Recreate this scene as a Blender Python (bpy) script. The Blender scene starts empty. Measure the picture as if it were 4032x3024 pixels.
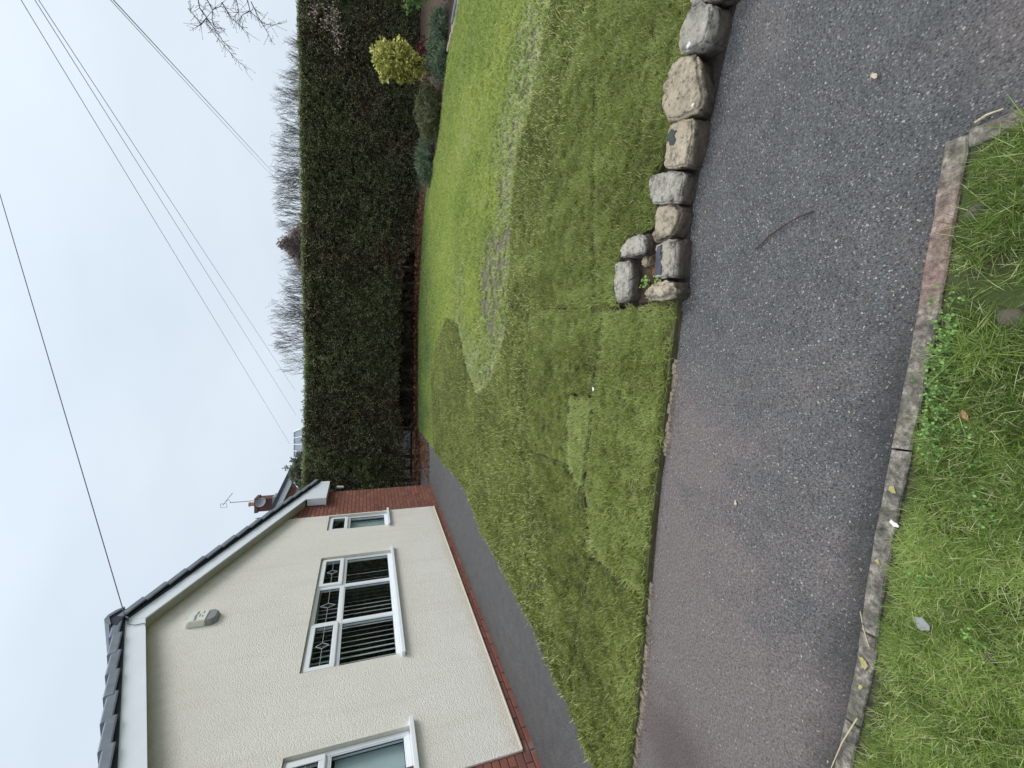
import bpy, bmesh, math, random
import numpy as np
from mathutils import Vector, Matrix, Euler, noise as mnoise

random.seed(7)
RNG = np.random.default_rng(11)
S = bpy.context.scene
COL = S.collection

# ------------------------------------------------------------------ camera
cam_data = bpy.data.cameras.new("camera")
cam = bpy.data.objects.new("camera", cam_data)
COL.objects.link(cam)
cam_data.sensor_fit = 'HORIZONTAL'
cam_data.sensor_width = 36.0
cam_data.lens = 1640.0 / 4032.0 * 36.0
cam_data.clip_start = 0.05
cam_data.clip_end = 600.0
# the phone was held upright and the picture lies on its side: the camera is rolled by a quarter turn
CM = Matrix(((0.005145, 0.999987, 0.0), (-0.330027, 0.001698, -0.94397), (-0.943958, 0.004857, 0.330031)))
cam.matrix_world = Matrix.Translation((0, 0, 1.46)) @ CM.to_4x4()
S.camera = cam

# ------------------------------------------------------------------ sky and sun (bright overcast)
SUN_EL, SUN_AZ = math.radians(48), math.radians(62)       # azimuth from +Y towards +X
world = bpy.data.worlds.new("World")
S.world = world
world.use_nodes = True
wn = world.node_tree
for nd in list(wn.nodes):
    wn.nodes.remove(nd)
w_out = wn.nodes.new("ShaderNodeOutputWorld")
w_bg = wn.nodes.new("ShaderNodeBackground")
w_sky = wn.nodes.new("ShaderNodeTexSky")
w_sky.sky_type = 'NISHITA'
w_sky.sun_disc = False
w_sky.sun_elevation = SUN_EL
w_sky.sun_rotation = SUN_AZ
w_sky.dust_density = 3.0
w_tc = wn.nodes.new("ShaderNodeTexCoord")
w_sep = wn.nodes.new("ShaderNodeSeparateXYZ")
wn.links.new(w_tc.outputs['Generated'], w_sep.inputs[0])
w_noise = wn.nodes.new("ShaderNodeTexNoise")
w_noise.inputs['Scale'].default_value = 1.6
w_noise.inputs['Detail'].default_value = 4.0
w_noise.inputs['Roughness'].default_value = 0.5
w_map = wn.nodes.new("ShaderNodeMapping")
w_map.inputs['Scale'].default_value = (1, 1, 2.2)
wn.links.new(w_tc.outputs['Generated'], w_map.inputs[0])
wn.links.new(w_map.outputs[0], w_noise.inputs['Vector'])
w_cr = wn.nodes.new("ShaderNodeValToRGB")
w_cr.color_ramp.elements[0].position = 0.3
w_cr.color_ramp.elements[0].color = (5.85, 6.8, 7.85, 1)
w_cr.color_ramp.elements[1].position = 0.72
w_cr.color_ramp.elements[1].color = (7.05, 7.85, 8.7, 1)
wn.links.new(w_noise.outputs['Fac'], w_cr.inputs[0])
# an overcast sky is brighter overhead than at the horizon
w_sq = wn.nodes.new("ShaderNodeMath")
w_sq.operation = 'MULTIPLY'
wn.links.new(w_sep.outputs['Z'], w_sq.inputs[0])
wn.links.new(w_sep.outputs['Z'], w_sq.inputs[1])
w_q4 = wn.nodes.new("ShaderNodeMath")
w_q4.operation = 'MULTIPLY'
wn.links.new(w_sq.outputs[0], w_q4.inputs[0])
wn.links.new(w_sq.outputs[0], w_q4.inputs[1])
w_grad = wn.nodes.new("ShaderNodeMapRange")
w_grad.inputs['From Min'].default_value = 0.0
w_grad.inputs['From Max'].default_value = 1.0
w_grad.inputs['To Min'].default_value = 0.92
w_grad.inputs['To Max'].default_value = 2.7
wn.links.new(w_q4.outputs[0], w_grad.inputs['Value'])
w_mul = wn.nodes.new("ShaderNodeVectorMath")
w_mul.operation = 'SCALE'
wn.links.new(w_cr.outputs[0], w_mul.inputs[0])
wn.links.new(w_grad.outputs[0], w_mul.inputs['Scale'])
w_mix = wn.nodes.new("ShaderNodeMix")
w_mix.data_type = 'RGBA'
w_mix.inputs['Factor'].default_value = 0.93
wn.links.new(w_sky.outputs[0], w_mix.inputs['A'])
wn.links.new(w_mul.outputs[0], w_mix.inputs['B'])
wn.links.new(w_mix.outputs['Result'], w_bg.inputs['Color'])
w_bg.inputs['Strength'].default_value = 0.1
wn.links.new(w_bg.outputs[0], w_out.inputs[0])

sun_d = bpy.data.lights.new("sun", 'SUN')
sun_d.energy = 1.5
sun_d.angle = math.radians(24)
sun_d.color = (1.0, 0.96, 0.9)
sun = bpy.data.objects.new("sun", sun_d)
COL.objects.link(sun)
sdir = Vector((math.sin(SUN_AZ) * math.cos(SUN_EL), math.cos(SUN_AZ) * math.cos(SUN_EL), math.sin(SUN_EL)))
sun.rotation_euler = sdir.to_track_quat('Z', 'Y').to_euler()
sun.location = sdir * 50

S.view_settings.view_transform = 'Standard'
S.view_settings.look = 'None'
S.view_settings.gamma = 1.0
S.view_settings.use_curve_mapping = False
S.view_settings.exposure = 0.26
S.render.engine = 'CYCLES'


# ------------------------------------------------------------------ material helpers
class NB:
    """small node builder"""
    def __init__(self, name):
        self.m = bpy.data.materials.new(name)
        self.m.use_nodes = True
        self.t = self.m.node_tree
        self.b = self.t.nodes["Principled BSDF"]
        self.out = self.t.nodes["Material Output"]
        self.b.inputs['Specular IOR Level'].default_value = 0.3

    def n(self, typ, **kw):
        nd = self.t.nodes.new(typ)
        for k, v in kw.items():
            if k in nd.inputs:
                nd.inputs[k].default_value = v
            else:
                setattr(nd, k, v)
        return nd

    def l(self, a, b):
        self.t.links.new(a, b)

    def pos(self, scale=(1, 1, 1), world=True):
        g = self.n("ShaderNodeNewGeometry").outputs['Position'] if world else self.n("ShaderNodeTexCoord").outputs['Object']
        if scale == (1, 1, 1):
            return g
        mp = self.n("ShaderNodeMapping")
        mp.inputs['Scale'].default_value = scale
        self.l(g, mp.inputs[0])
        return mp.outputs[0]

    def noise(self, scale, detail=3, rough=0.55, vec=None, dist=0.0):
        nd = self.n("ShaderNodeTexNoise", Scale=scale, Detail=detail, Roughness=rough, Distortion=dist)
        if vec is not None:
            self.l(vec, nd.inputs['Vector'])
        return nd.outputs['Fac']

    def vor(self, scale, vec=None, out='Distance', feature='F1', rand=1.0):
        nd = self.n("ShaderNodeTexVoronoi", feature=feature, Scale=scale, Randomness=rand)
        if vec is not None:
            self.l(vec, nd.inputs['Vector'])
        return nd.outputs[out]

    def ramp(self, fac, stops, interp='LINEAR'):
        nd = self.n("ShaderNodeValToRGB")
        nd.color_ramp.interpolation = interp
        e = nd.color_ramp.elements
        while len(e) < len(stops):
            e.new(0.5)
        for i, (p, c) in enumerate(stops):
            e[i].position = p
            if not isinstance(c, (tuple, list)):
                c = (c, c, c)
            e[i].color = (c[0], c[1], c[2], 1)
        self.l(fac, nd.inputs[0])
        return nd.outputs[0]

    def mix(self, fac, a, b, blend='MIX'):
        nd = self.n("ShaderNodeMix", data_type='RGBA', blend_type=blend)
        for sock, v in ((nd.inputs['Factor'], fac), (nd.inputs['A'], a), (nd.inputs['B'], b)):
            if isinstance(v, (int, float)):
                sock.default_value = v
            elif isinstance(v, (tuple, list)):
                sock.default_value = (v[0], v[1], v[2], 1)
            else:
                self.l(v, sock)
        return nd.outputs['Result']

    def math(self, op, a, b=None):
        nd = self.n("ShaderNodeMath", operation=op)
        for i, v in enumerate((a, b)):
            if v is None:
                continue
            if isinstance(v, (int, float)):
                nd.inputs[i].default_value = v
            else:
                self.l(v, nd.inputs[i])
        return nd.outputs[0]

    def attr(self, name, typ='GEOMETRY', out='Fac'):
        nd = self.n("ShaderNodeAttribute", attribute_name=name, attribute_type=typ)
        return nd.outputs[out]

    def rnd(self):
        return self.n("ShaderNodeObjectInfo").outputs['Random']

    def color(self, c):
        if isinstance(c, (tuple, list)):
            self.b.inputs['Base Color'].default_value = (c[0], c[1], c[2], 1)
        else:
            self.l(c, self.b.inputs['Base Color'])

    def rough(self, r):
        if isinstance(r, (int, float)):
            self.b.inputs['Roughness'].default_value = r
        else:
            self.l(r, self.b.inputs['Roughness'])

    def bump(self, h, strength=0.5, dist=0.01, prev=None):
        nd = self.n("ShaderNodeBump", Strength=strength, Distance=dist)
        self.l(h, nd.inputs['Height'])
        if prev is not None:
            self.l(prev, nd.inputs['Normal'])
        self.l(nd.outputs[0], self.b.inputs['Normal'])
        return nd.outputs[0]


def m_plain(name, c, rough=0.6, var=0.12, scale=12, bump=0.0, bscale=60, bdist=0.003, metal=0.0, spec=0.3):
    k = NB(name)
    p = k.pos()
    f = k.noise(scale, 4, 0.6, p)
    k.color(k.ramp(f, [(0.25, [x * (1 - var) for x in c]), (0.75, [min(1, x * (1 + var)) for x in c])]))
    k.rough(rough)
    k.b.inputs['Metallic'].default_value = metal
    k.b.inputs['Specular IOR Level'].default_value = spec
    if bump:
        k.bump(k.noise(bscale, 4, 0.6, p), bump, bdist)
    return k.m


M = {}

# pebbledash render, cream masonry paint
k = NB("cream_render")
p = k.pos()
v1 = k.vor(75, p)
n1 = k.noise(120, 3, 0.6, p)
n2 = k.noise(1.3, 4, 0.55, p)
n3 = k.noise(14, 3, 0.6, p)
base = k.ramp(n2, [(0.3, (0.775, 0.735, 0.675)), (0.7, (0.845, 0.805, 0.75))])
base = k.mix(k.ramp(n3, [(0.35, 0.0), (0.75, 0.22)]), base, (0.62, 0.57, 0.46))
sep = k.n("ShaderNodeSeparateXYZ")
k.l(p, sep.inputs[0])
splash = k.ramp(k.math('ADD', sep.outputs['Z'], k.math('MULTIPLY', n3, -0.22)), [(0.0, 0.5), (0.12, 0.0)])
base = k.mix(splash, base, (0.62, 0.52, 0.34))
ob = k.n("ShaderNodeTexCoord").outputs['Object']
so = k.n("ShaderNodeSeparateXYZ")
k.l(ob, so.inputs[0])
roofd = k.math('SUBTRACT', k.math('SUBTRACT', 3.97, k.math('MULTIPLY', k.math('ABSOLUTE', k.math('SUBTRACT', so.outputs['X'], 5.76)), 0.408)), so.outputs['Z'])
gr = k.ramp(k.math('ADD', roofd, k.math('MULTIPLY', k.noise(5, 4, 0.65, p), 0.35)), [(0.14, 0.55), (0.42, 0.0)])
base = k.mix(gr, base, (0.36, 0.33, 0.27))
mpz = k.n("ShaderNodeMapping")
mpz.inputs['Scale'].default_value = (5.0, 5.0, 0.5)
k.l(p, mpz.inputs[0])
base = k.mix(k.ramp(k.noise(1.6, 4, 0.6, mpz.outputs[0]), [(0.52, 0.0), (0.75, 0.22)]), base, (0.52, 0.48, 0.40))
base = k.mix(k.ramp(v1, [(0.15, 0.0), (0.55, 0.3)]), base, (0.56, 0.52, 0.44))
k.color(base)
k.rough(0.85)
hh = k.math('ADD', k.math('MULTIPLY', v1, -1.0), k.math('MULTIPLY', n1, 0.7))
b1 = k.bump(hh, 0.6, 0.009)
M['render'] = k.m

k = NB("brick_red")
p = k.pos()
r = k.rnd()
c = k.ramp(r, [(0.0, (0.20, 0.075, 0.055)), (0.35, (0.27, 0.10, 0.065)), (0.6, (0.23, 0.092, 0.07)), (0.82, (0.31, 0.125, 0.08)), (0.95, (0.17, 0.07, 0.06)), (1.0, (0.46, 0.19, 0.10))])
n1 = k.noise(28, 5, 0.65, p)
c = k.mix(k.ramp(n1, [(0.35, 0.0), (0.75, 0.5)]), c, (0.15, 0.065, 0.055))
c = k.mix(k.ramp(k.noise(3.1, 3, 0.5, p), [(0.62, 0.0), (0.75, 0.25)]), c, (0.42, 0.36, 0.33))
k.color(c)
k.rough(0.85)
k.bump(k.noise(160, 4, 0.7, p), 0.5, 0.004)
M['brick'] = k.m
M['mortar'] = m_plain("dark_mortar", (0.10, 0.065, 0.055), 0.95, 0.25, 40, 0.5, 200)
M['brick_far'] = m_plain("brown_brick_far", (0.20, 0.10, 0.075), 0.9, 0.3, 9)
M['upvc'] = m_plain("white_upvc", (0.80, 0.82, 0.84), 0.28, 0.03, 6, spec=0.5)
M['board'] = m_plain("white_bargeboard", (0.77, 0.81, 0.86), 0.35, 0.04, 3, spec=0.5)
M['soffit'] = m_plain("soffit_board", (0.42, 0.41, 0.37), 0.7, 0.12, 8)
M['reveal'] = m_plain("painted_reveal", (0.60, 0.57, 0.49), 0.8, 0.1, 18, 0.4, 90)
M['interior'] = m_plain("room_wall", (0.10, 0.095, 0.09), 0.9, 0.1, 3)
M['blind'] = m_plain("blind_fabric", (0.72, 0.74, 0.74), 0.8, 0.05, 30)
M['frost'] = m_plain("pale_roller_blind", (0.72, 0.82, 0.82), 0.6, 0.06, 1.6)
M['lead'] = m_plain("lead_strip", (0.42, 0.43, 0.45), 0.4, 0.1, 30, metal=0.4)
M['gasket'] = m_plain("black_gasket", (0.02, 0.02, 0.025), 0.5, 0.1, 30)
k = NB("roof_tile_grey")
p = k.pos()
c = k.ramp(k.noise(6, 5, 0.65, p), [(0.3, (0.155, 0.175, 0.21)), (0.7, (0.225, 0.25, 0.29))])
c = k.mix(k.ramp(k.noise(45, 3, 0.6, p), [(0.55, 0.0), (0.8, 0.35)]), c, (0.27, 0.29, 0.30))
k.color(c)
k.rough(0.75)
k.bump(k.noise(120, 3, 0.6, p), 0.3, 0.004)
M['tile'] = k.m
M['verge_shade'] = m_plain("undercloak_shadow", (0.035, 0.042, 0.065), 0.8, 0.2, 10)  # navy colour stands for the verge's shadow gap
M['gutter'] = m_plain("black_gutter", (0.03, 0.03, 0.035), 0.4, 0.1, 10)
M['alarm'] = m_plain("alarm_cover_cream", (0.72, 0.71, 0.62), 0.35, 0.04, 20, spec=0.45)
M['alarm_dark'] = m_plain("alarm_lens_grey", (0.24, 0.25, 0.25), 0.45, 0.1, 60, spec=0.45)
M['print'] = m_plain("grey_print", (0.20, 0.25, 0.25), 0.6, 0.08, 60)
M['cable'] = m_plain("cable_grey", (0.16, 0.18, 0.21), 0.6, 0.1, 10)
M['cable_pale'] = m_plain("cable_weathered", (0.40, 0.44, 0.48), 0.6, 0.1, 10)

k = NB("window_glass")
gl = k.n("ShaderNodeBsdfGlossy", Roughness=0.02)
gl.inputs['Color'].default_value = (0.85, 0.92, 0.95, 1)
tr = k.n("ShaderNodeBsdfTransparent")
tr.inputs['Color'].default_value = (0.92, 0.95, 0.95, 1)
lw = k.n("ShaderNodeLayerWeight", Blend=0.5)
fr_ = k.math('ADD', k.math('MULTIPLY', k.math('POWER', lw.outputs['Facing'], 2.5), 0.9), 0.05)
ms = k.n("ShaderNodeMixShader")
k.l(fr_, ms.inputs[0])
k.l(tr.outputs[0], ms.inputs[1])
k.l(gl.outputs[0], ms.inputs[2])
k.l(ms.outputs[0], k.out.inputs['Surface'])
M['glass'] = k.m

# worn tarmac with pale aggregate
def tarmac(name, dark, pale, pink, speck_amt, front=True):
    k = NB(name)
    p = k.pos()
    big = k.noise(1.3, 5, 0.62, p, 0.5)
    mid = k.noise(9, 5, 0.65, p)
    c = k.ramp(mid, [(0.3, dark), (0.7, pale)])
    sx = k.n("ShaderNodeSeparateXYZ")
    k.l(p, sx.inputs[0])
    X, Y = sx.outputs['X'], sx.outputs['Y']
    wear = big
    if front:
        # the left of the path along the lawn is the most worn
        wear = k.math('ADD', big, k.ramp(k.math('ADD', k.math('MULTIPLY', X, -0.35), k.math('MULTIPLY', Y, 0.3)), [(0.35, 0.0), (0.95, 0.40)]))
    c = k.mix(k.ramp(wear, [(0.48, 0.0), (0.70, 0.8)]), c, pink)
    vo = k.n("ShaderNodeTexVoronoi", Scale=150.0)
    k.l(p, vo.inputs['Vector'])
    sp = k.n("ShaderNodeSeparateColor")
    k.l(vo.outputs['Color'], sp.inputs[0])
    stone = k.ramp(vo.outputs['Distance'], [(0.30, 1.0), (0.50, 0.0)])
    tone = k.ramp(sp.outputs[0], [(0.0, (0.032, 0.032, 0.034)), (0.28, (0.066, 0.065, 0.065)), (0.50, (0.118, 0.116, 0.114)), (0.70, (0.18, 0.175, 0.17)), (0.88, (0.28, 0.27, 0.25)), (0.97, (0.42, 0.40, 0.36))], 'CONSTANT')
    st_amt = k.math('MULTIPLY', stone, k.math('MULTIPLY', speck_amt, k.ramp(wear, [(0.48, 1.0), (0.75, 0.55)])))
    c = k.mix(st_amt, c, tone)
    vo2 = k.n("ShaderNodeTexVoronoi", Scale=55.0)
    k.l(p, vo2.inputs['Vector'])
    s2 = k.n("ShaderNodeSeparateColor")
    k.l(vo2.outputs['Color'], s2.inputs[0])
    fl = k.math('MULTIPLY', k.ramp(vo2.outputs['Distance'], [(0.16, 1.0), (0.24, 0.0)]), k.ramp(s2.outputs[1], [(0.90, 0.0), (0.93, 1.0)]))
    c = k.mix(k.math('MULTIPLY', fl, speck_amt * 0.8), c, (0.46, 0.44, 0.38))
    c = k.mix(1.0, c, k.ramp(k.noise(110, 2, 0.7, p), [(0.30, 0.6), (0.5, 1.0), (0.70, 1.42)]), 'MULTIPLY')
    pits = k.math('MULTIPLY', k.ramp(k.vor(75, p), [(0.10, 1.0), (0.20, 0.0)]), k.ramp(k.noise(3.5, 3, 0.6, p), [(0.56, 0.0), (0.75, 0.6)]))
    c = k.mix(pits, c, (0.022, 0.022, 0.026))
    if front:
        # grime gathered along the kerb, and one brown earthy stain by the lawn
        dk = k.math('ADD', k.math('ADD', Y, k.math('MULTIPLY', X, 0.14)), k.math('MULTIPLY', k.noise(6, 4, 0.6, p), -0.22))
        grime = k.math('MULTIPLY', k.ramp(dk, [(0.66, 0.75), (0.78, 0.0)]), k.ramp(X, [(0.0, 1.0), (0.35, 0.25)]))
        c = k.mix(grime, c, (0.040, 0.040, 0.038))
        ds = k.n("ShaderNodeVectorMath", operation='DISTANCE')
        k.l(p, ds.inputs[0])
        ds.inputs[1].default_value = (-1.86, 1.66, 0)
        st = k.ramp(k.math('ADD', ds.outputs['Value'], k.math('MULTIPLY', k.noise(5, 4, 0.6, p), 0.35)), [(0.30, 0.55), (0.55, 0.0)])
        c = k.mix(st, c, (0.070, 0.048, 0.040))
    k.color(c)
    k.rough(0.8)
    h = k.math('ADD', k.math('MULTIPLY', vo.outputs['Distance'], -1.0), k.math('MULTIPLY', k.noise(240, 2, 0.6, p), 0.8))
    k.bump(h, 0.75, 0.008)
    return k.m

M['tarmac'] = tarmac("path_tarmac", (0.080, 0.079, 0.078), (0.126, 0.123, 0.120), (0.195, 0.155, 0.144), 0.9)
M['tarmac_side'] = tarmac("house_path_tarmac", (0.085, 0.082, 0.082), (0.125, 0.120, 0.118), (0.105, 0.095, 0.095), 0.3, False)

k = NB("bare_soil")
p = k.pos()
c = k.ramp(k.noise(9, 5, 0.65, p), [(0.3, (0.045, 0.028, 0.018)), (0.55, (0.085, 0.055, 0.035)), (0.75, (0.14, 0.10, 0.065))])
k.color(c)
k.rough(0.95)
k.bump(k.noise(35, 5, 0.7, p), 0.9, 0.03)
M['soil'] = k.m

k = NB("thatch_ground")
p = k.pos()
c = k.ramp(k.noise(14, 5, 0.65, p), [(0.3, (0.075, 0.075, 0.028)), (0.6, (0.13, 0.13, 0.05)), (0.8, (0.19, 0.17, 0.085))])
k.color(c)
k.rough(0.95)
k.bump(k.noise(120, 4, 0.7, p), 0.9, 0.02)
M['thatch'] = k.m
M['soil_dark'] = m_plain('shadow_dark_soil', (0.040, 0.032, 0.026), 0.95, 0.35, 30, 0.9, 60, 0.02)  # soil darkened to paint in the shadow under the stone blocks
k = NB("worn_lawn_ground")
p = k.pos()
c = k.ramp(k.noise(9, 6, 0.7, p), [(0.3, (0.085, 0.075, 0.045)), (0.5, (0.16, 0.15, 0.085)), (0.7, (0.28, 0.235, 0.17))])
k.color(c)
k.rough(0.95)
k.bump(k.noise(120, 4, 0.7, p), 0.9, 0.02)
M['worn'] = k.m


def m_grass(name, stops, dead, dead_amt=0.18):
    """blade colour from the instance's own tint and the blade's own random number"""
    k = NB(name)
    t = k.attr('tint', 'INSTANCER')
    c = k.ramp(t, stops)
    b = k.attr('bl', 'GEOMETRY')
    c = k.mix(k.ramp(b, [(1 - dead_amt - 0.08, 0.0), (1 - dead_amt + 0.04, 0.8)]), c, dead)
    hs = k.n("ShaderNodeHueSaturation")
    k.l(c, hs.inputs['Color'])
    k.l(k.ramp(b, [(0.0, 0.62), (1.0, 1.3)]), hs.inputs['Value'])
    k.color(hs.outputs[0])
    k.rough(0.55)
    k.b.inputs['Specular IOR Level'].default_value = 0.22
    k.b.inputs['Transmission Weight'].default_value = 0.0
    tl = k.n("ShaderNodeBsdfTranslucent")
    k.l(hs.outputs[0], tl.inputs['Color'])
    mx = k.n("ShaderNodeMixShader")
    mx.inputs[0].default_value = 0.4
    k.l(k.b.outputs[0], mx.inputs[1])
    k.l(tl.outputs[0], mx.inputs[2])
    k.l(mx.outputs[0], k.out.inputs['Surface'])
    return k.m

M['turf_grass'] = m_grass("turf_grass_blades", [(0.0, (0.10, 0.13, 0.026)), (0.5, (0.262, 0.312, 0.070)), (1.0, (0.43, 0.50, 0.17))], (0.58, 0.55, 0.27), 0.13)
M['old_grass'] = m_grass("old_lawn_blades", [(0.0, (0.13, 0.21, 0.06)), (0.45, (0.31, 0.41, 0.08)), (0.75, (0.49, 0.57, 0.115)), (1.0, (0.56, 0.60, 0.32))], (0.42, 0.40, 0.2), 0.14)
M['verge_grass'] = m_grass("verge_blades", [(0.0, (0.08, 0.115, 0.026)), (0.35, (0.165, 0.245, 0.05)), (0.6, (0.26, 0.365, 0.078)), (1.0, (0.46, 0.56, 0.17))], (0.56, 0.55, 0.30), 0.10)
M['clover'] = m_grass("clover_leaves", [(0.0, (0.10, 0.19, 0.05)), (1.0, (0.24, 0.38, 0.11))], (0.30, 0.46, 0.12), 0.2)
M['hedge_leaf'] = m_grass("hedge_sprays", [(0.0, (0.14, 0.085, 0.065)), (0.25, (0.105, 0.09, 0.055)), (0.6, (0.105, 0.122, 0.058)), (1.0, (0.22, 0.27, 0.10))], (0.50, 0.50, 0.28), 0.13)
M['euonymus_leaf'] = m_grass("yellow_variegated_leaves", [(0.0, (0.24, 0.25, 0.05)), (1.0, (0.64, 0.61, 0.16))], (0.80, 0.76, 0.32), 0.28)
M['juniper_leaf'] = m_grass("bluegreen_sprays", [(0.0, (0.075, 0.10, 0.055)), (1.0, (0.19, 0.235, 0.14))], (0.17, 0.27, 0.18), 0.2)
M['olive_leaf'] = m_grass("olive_sprays", [(0.0, (0.09, 0.10, 0.045)), (1.0, (0.20, 0.22, 0.105))], (0.2, 0.2, 0.1), 0.2)
M['laurel_leaf'] = m_grass("green_leaves", [(0.0, (0.06, 0.12, 0.035)), (1.0, (0.17, 0.28, 0.09))], (0.2, 0.3, 0.1), 0.2)
M['red_leaf'] = m_grass("dark_red_leaves", [(0.0, (0.06, 0.014, 0.014)), (1.0, (0.14, 0.03, 0.03))], (0.16, 0.05, 0.04), 0.2)
M['bush_leaf'] = m_grass("greygreen_bush_leaves", [(0.0, (0.06, 0.07, 0.045)), (1.0, (0.17, 0.19, 0.12))], (0.22, 0.23, 0.17), 0.2)
M['brown_leaf'] = m_grass("brown_evergreen_leaves", [(0.0, (0.22, 0.165, 0.15)), (1.0, (0.36, 0.29, 0.265))], (0.42, 0.35, 0.32), 0.2)
M['litter'] = m_grass("fallen_leaves", [(0.0, (0.10, 0.04, 0.022)), (1.0, (0.28, 0.13, 0.07))], (0.34, 0.20, 0.11), 0.2)
M['hedge_core'] = m_plain("hedge_inner_twigs", (0.028, 0.024, 0.016), 0.95, 0.35, 20, 0.8, 30, 0.05)
M['bark'] = m_plain("grey_brown_bark", (0.10, 0.085, 0.075), 0.9, 0.3, 30, 0.7, 80, 0.01)
M['twig_far'] = m_plain("far_twig_bark", (0.15, 0.138, 0.13), 0.9, 0.2, 10)
M['branch'] = m_plain("cherry_bark", (0.12, 0.105, 0.10), 0.8, 0.25, 40)
M['bud'] = m_plain("pink_buds", (0.52, 0.36, 0.34), 0.6, 0.2, 200)
M['hedge_bark'] = m_plain("hedge_trunk_bark", (0.07, 0.05, 0.038), 0.9, 0.3, 30, 0.6, 60, 0.01)

# rough sandstone with lichen
def m_stone(name, top, dark, tar=0.0, face_shade=1.0):
    k = NB(name)
    p = k.pos()
    o = k.n("ShaderNodeObjectInfo").outputs['Location']
    n1 = k.noise(9, 5, 0.65, p)
    n2 = k.noise(34, 6, 0.75, p)
    c = k.ramp(n1, [(0.3, dark), (0.48, top), (0.72, [min(1, x * 1.3) for x in top])])
    c = k.mix(k.ramp(n2, [(0.36, 0.9), (0.49, 0.0)]), c, (0.075, 0.068, 0.060))
    c = k.mix(k.ramp(k.noise(70, 3, 0.6, p), [(0.58, 0.0), (0.72, 0.7)]), c, (0.58, 0.56, 0.47))
    c = k.mix(k.ramp(k.noise(4.5, 4, 0.6, p), [(0.55, 0.0), (0.7, 0.45)]), c, (0.26, 0.20, 0.13))
    # shade of the stone fronts painted in as a dark band near the path
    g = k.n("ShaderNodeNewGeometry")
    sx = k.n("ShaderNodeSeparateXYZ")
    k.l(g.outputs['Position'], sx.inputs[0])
    low = k.ramp(k.math('ADD', sx.outputs['Z'], k.math('MULTIPLY', n1, -0.06)), [(0.0, 0.97 * face_shade), (0.034, 0.85 * face_shade), (0.052, 0.0)])
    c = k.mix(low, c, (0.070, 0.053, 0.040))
    if tar:
        c = k.mix(k.ramp(k.noise(7.5, 4, 0.6, p), [(0.5, 0.0), (0.54, tar)]), c, (0.045, 0.05, 0.06))
    k.color(c)
    k.rough(0.9)
    b = k.bump(n2, 0.9, 0.015)
    k.bump(k.noise(160, 3, 0.7, p), 0.4, 0.004, b)
    return k.m

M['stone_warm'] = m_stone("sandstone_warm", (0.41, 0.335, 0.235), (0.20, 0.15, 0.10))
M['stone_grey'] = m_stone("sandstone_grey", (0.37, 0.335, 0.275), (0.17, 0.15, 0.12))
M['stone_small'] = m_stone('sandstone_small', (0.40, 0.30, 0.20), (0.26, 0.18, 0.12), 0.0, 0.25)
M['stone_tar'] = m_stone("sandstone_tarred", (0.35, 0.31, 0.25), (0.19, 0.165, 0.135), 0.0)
M['tar'] = m_plain("tar_patch", (0.05, 0.056, 0.068), 0.5, 0.3, 30, 0.5, 80, 0.004)
M['moss'] = m_plain("dark_moss", (0.060, 0.070, 0.058), 0.95, 0.25, 60, 0.8, 120, 0.01)
M['white_lichen'] = m_plain("white_lichen", (0.62, 0.61, 0.58), 0.95, 0.1, 60)
M['yellow_lichen'] = m_plain("yellow_lichen", (0.36, 0.32, 0.13), 0.95, 0.25, 90, 0.6, 150, 0.004)

k = NB("kerb_concrete")
p = k.pos()
c = k.ramp(k.noise(26, 5, 0.7, p), [(0.32, (0.060, 0.053, 0.045)), (0.5, (0.17, 0.148, 0.122)), (0.68, (0.36, 0.31, 0.25))])
c = k.mix(k.ramp(k.noise(85, 4, 0.7, p), [(0.3, 0.8), (0.5, 0.0)]), c, (0.075, 0.07, 0.065))
sx = k.n("ShaderNodeSeparateXYZ")
k.l(p, sx.inputs[0])
c = k.mix(k.ramp(k.noise(9, 4, 0.65, p), [(0.52, 0.0), (0.66, 0.6)]), c, (0.095, 0.098, 0.062))
pinkzone = k.math('MULTIPLY', k.ramp(k.math('ADD', sx.outputs['X'], k.math('MULTIPLY', k.noise(14, 3, 0.6, p), 0.25)), [(0.28, 0.0), (0.40, 1.0)]), k.ramp(sx.outputs['X'], [(0.42, 1.0), (0.58, 0.1)]))
c = k.mix(k.math('MULTIPLY', pinkzone, 0.42), c, (0.31, 0.17, 0.14))
k.color(c)
k.rough(0.9)
c = k.mix(1.0, c, k.ramp(k.noise(60, 4, 0.75, p), [(0.3, 0.45), (0.5, 1.0), (0.7, 1.6)]), 'MULTIPLY')
k.color(c)
k.bump(k.noise(70, 4, 0.7, p), 0.8, 0.008)
M['kerb'] = k.m
M['mortar_tan'] = m_plain("tan_mortar", (0.28, 0.22, 0.165), 0.95, 0.45, 60, 0.9, 140, 0.01)
M['timber'] = m_plain("weathered_timber", (0.15, 0.15, 0.155), 0.85, 0.4, 14, 0.7, 60, 0.01)
M['timber_tan'] = m_plain("split_timber", (0.40, 0.33, 0.23), 0.85, 0.3, 14, 0.7, 60, 0.01)
M['white_wall'] = m_plain("pale_neighbour_render", (0.70, 0.72, 0.74), 0.8, 0.06, 3)
M['slate_far'] = m_plain("dark_roof_far", (0.055, 0.060, 0.07), 0.8, 0.25, 6)
M['pot'] = m_plain("terracotta_pot", (0.42, 0.24, 0.14), 0.8, 0.1, 10)
M['chimney_brick'] = m_plain("sooty_chimney_brick", (0.13, 0.065, 0.055), 0.9, 0.3, 12)
M['lead_flash'] = m_plain("lead_flashing", (0.30, 0.31, 0.32), 0.7, 0.15, 8)
M['dish'] = m_plain("grey_dish", (0.16, 0.17, 0.185), 0.5, 0.08, 6)
M['aerial'] = m_plain("aerial_metal", (0.22, 0.24, 0.27), 0.5, 0.05, 6)
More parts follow.
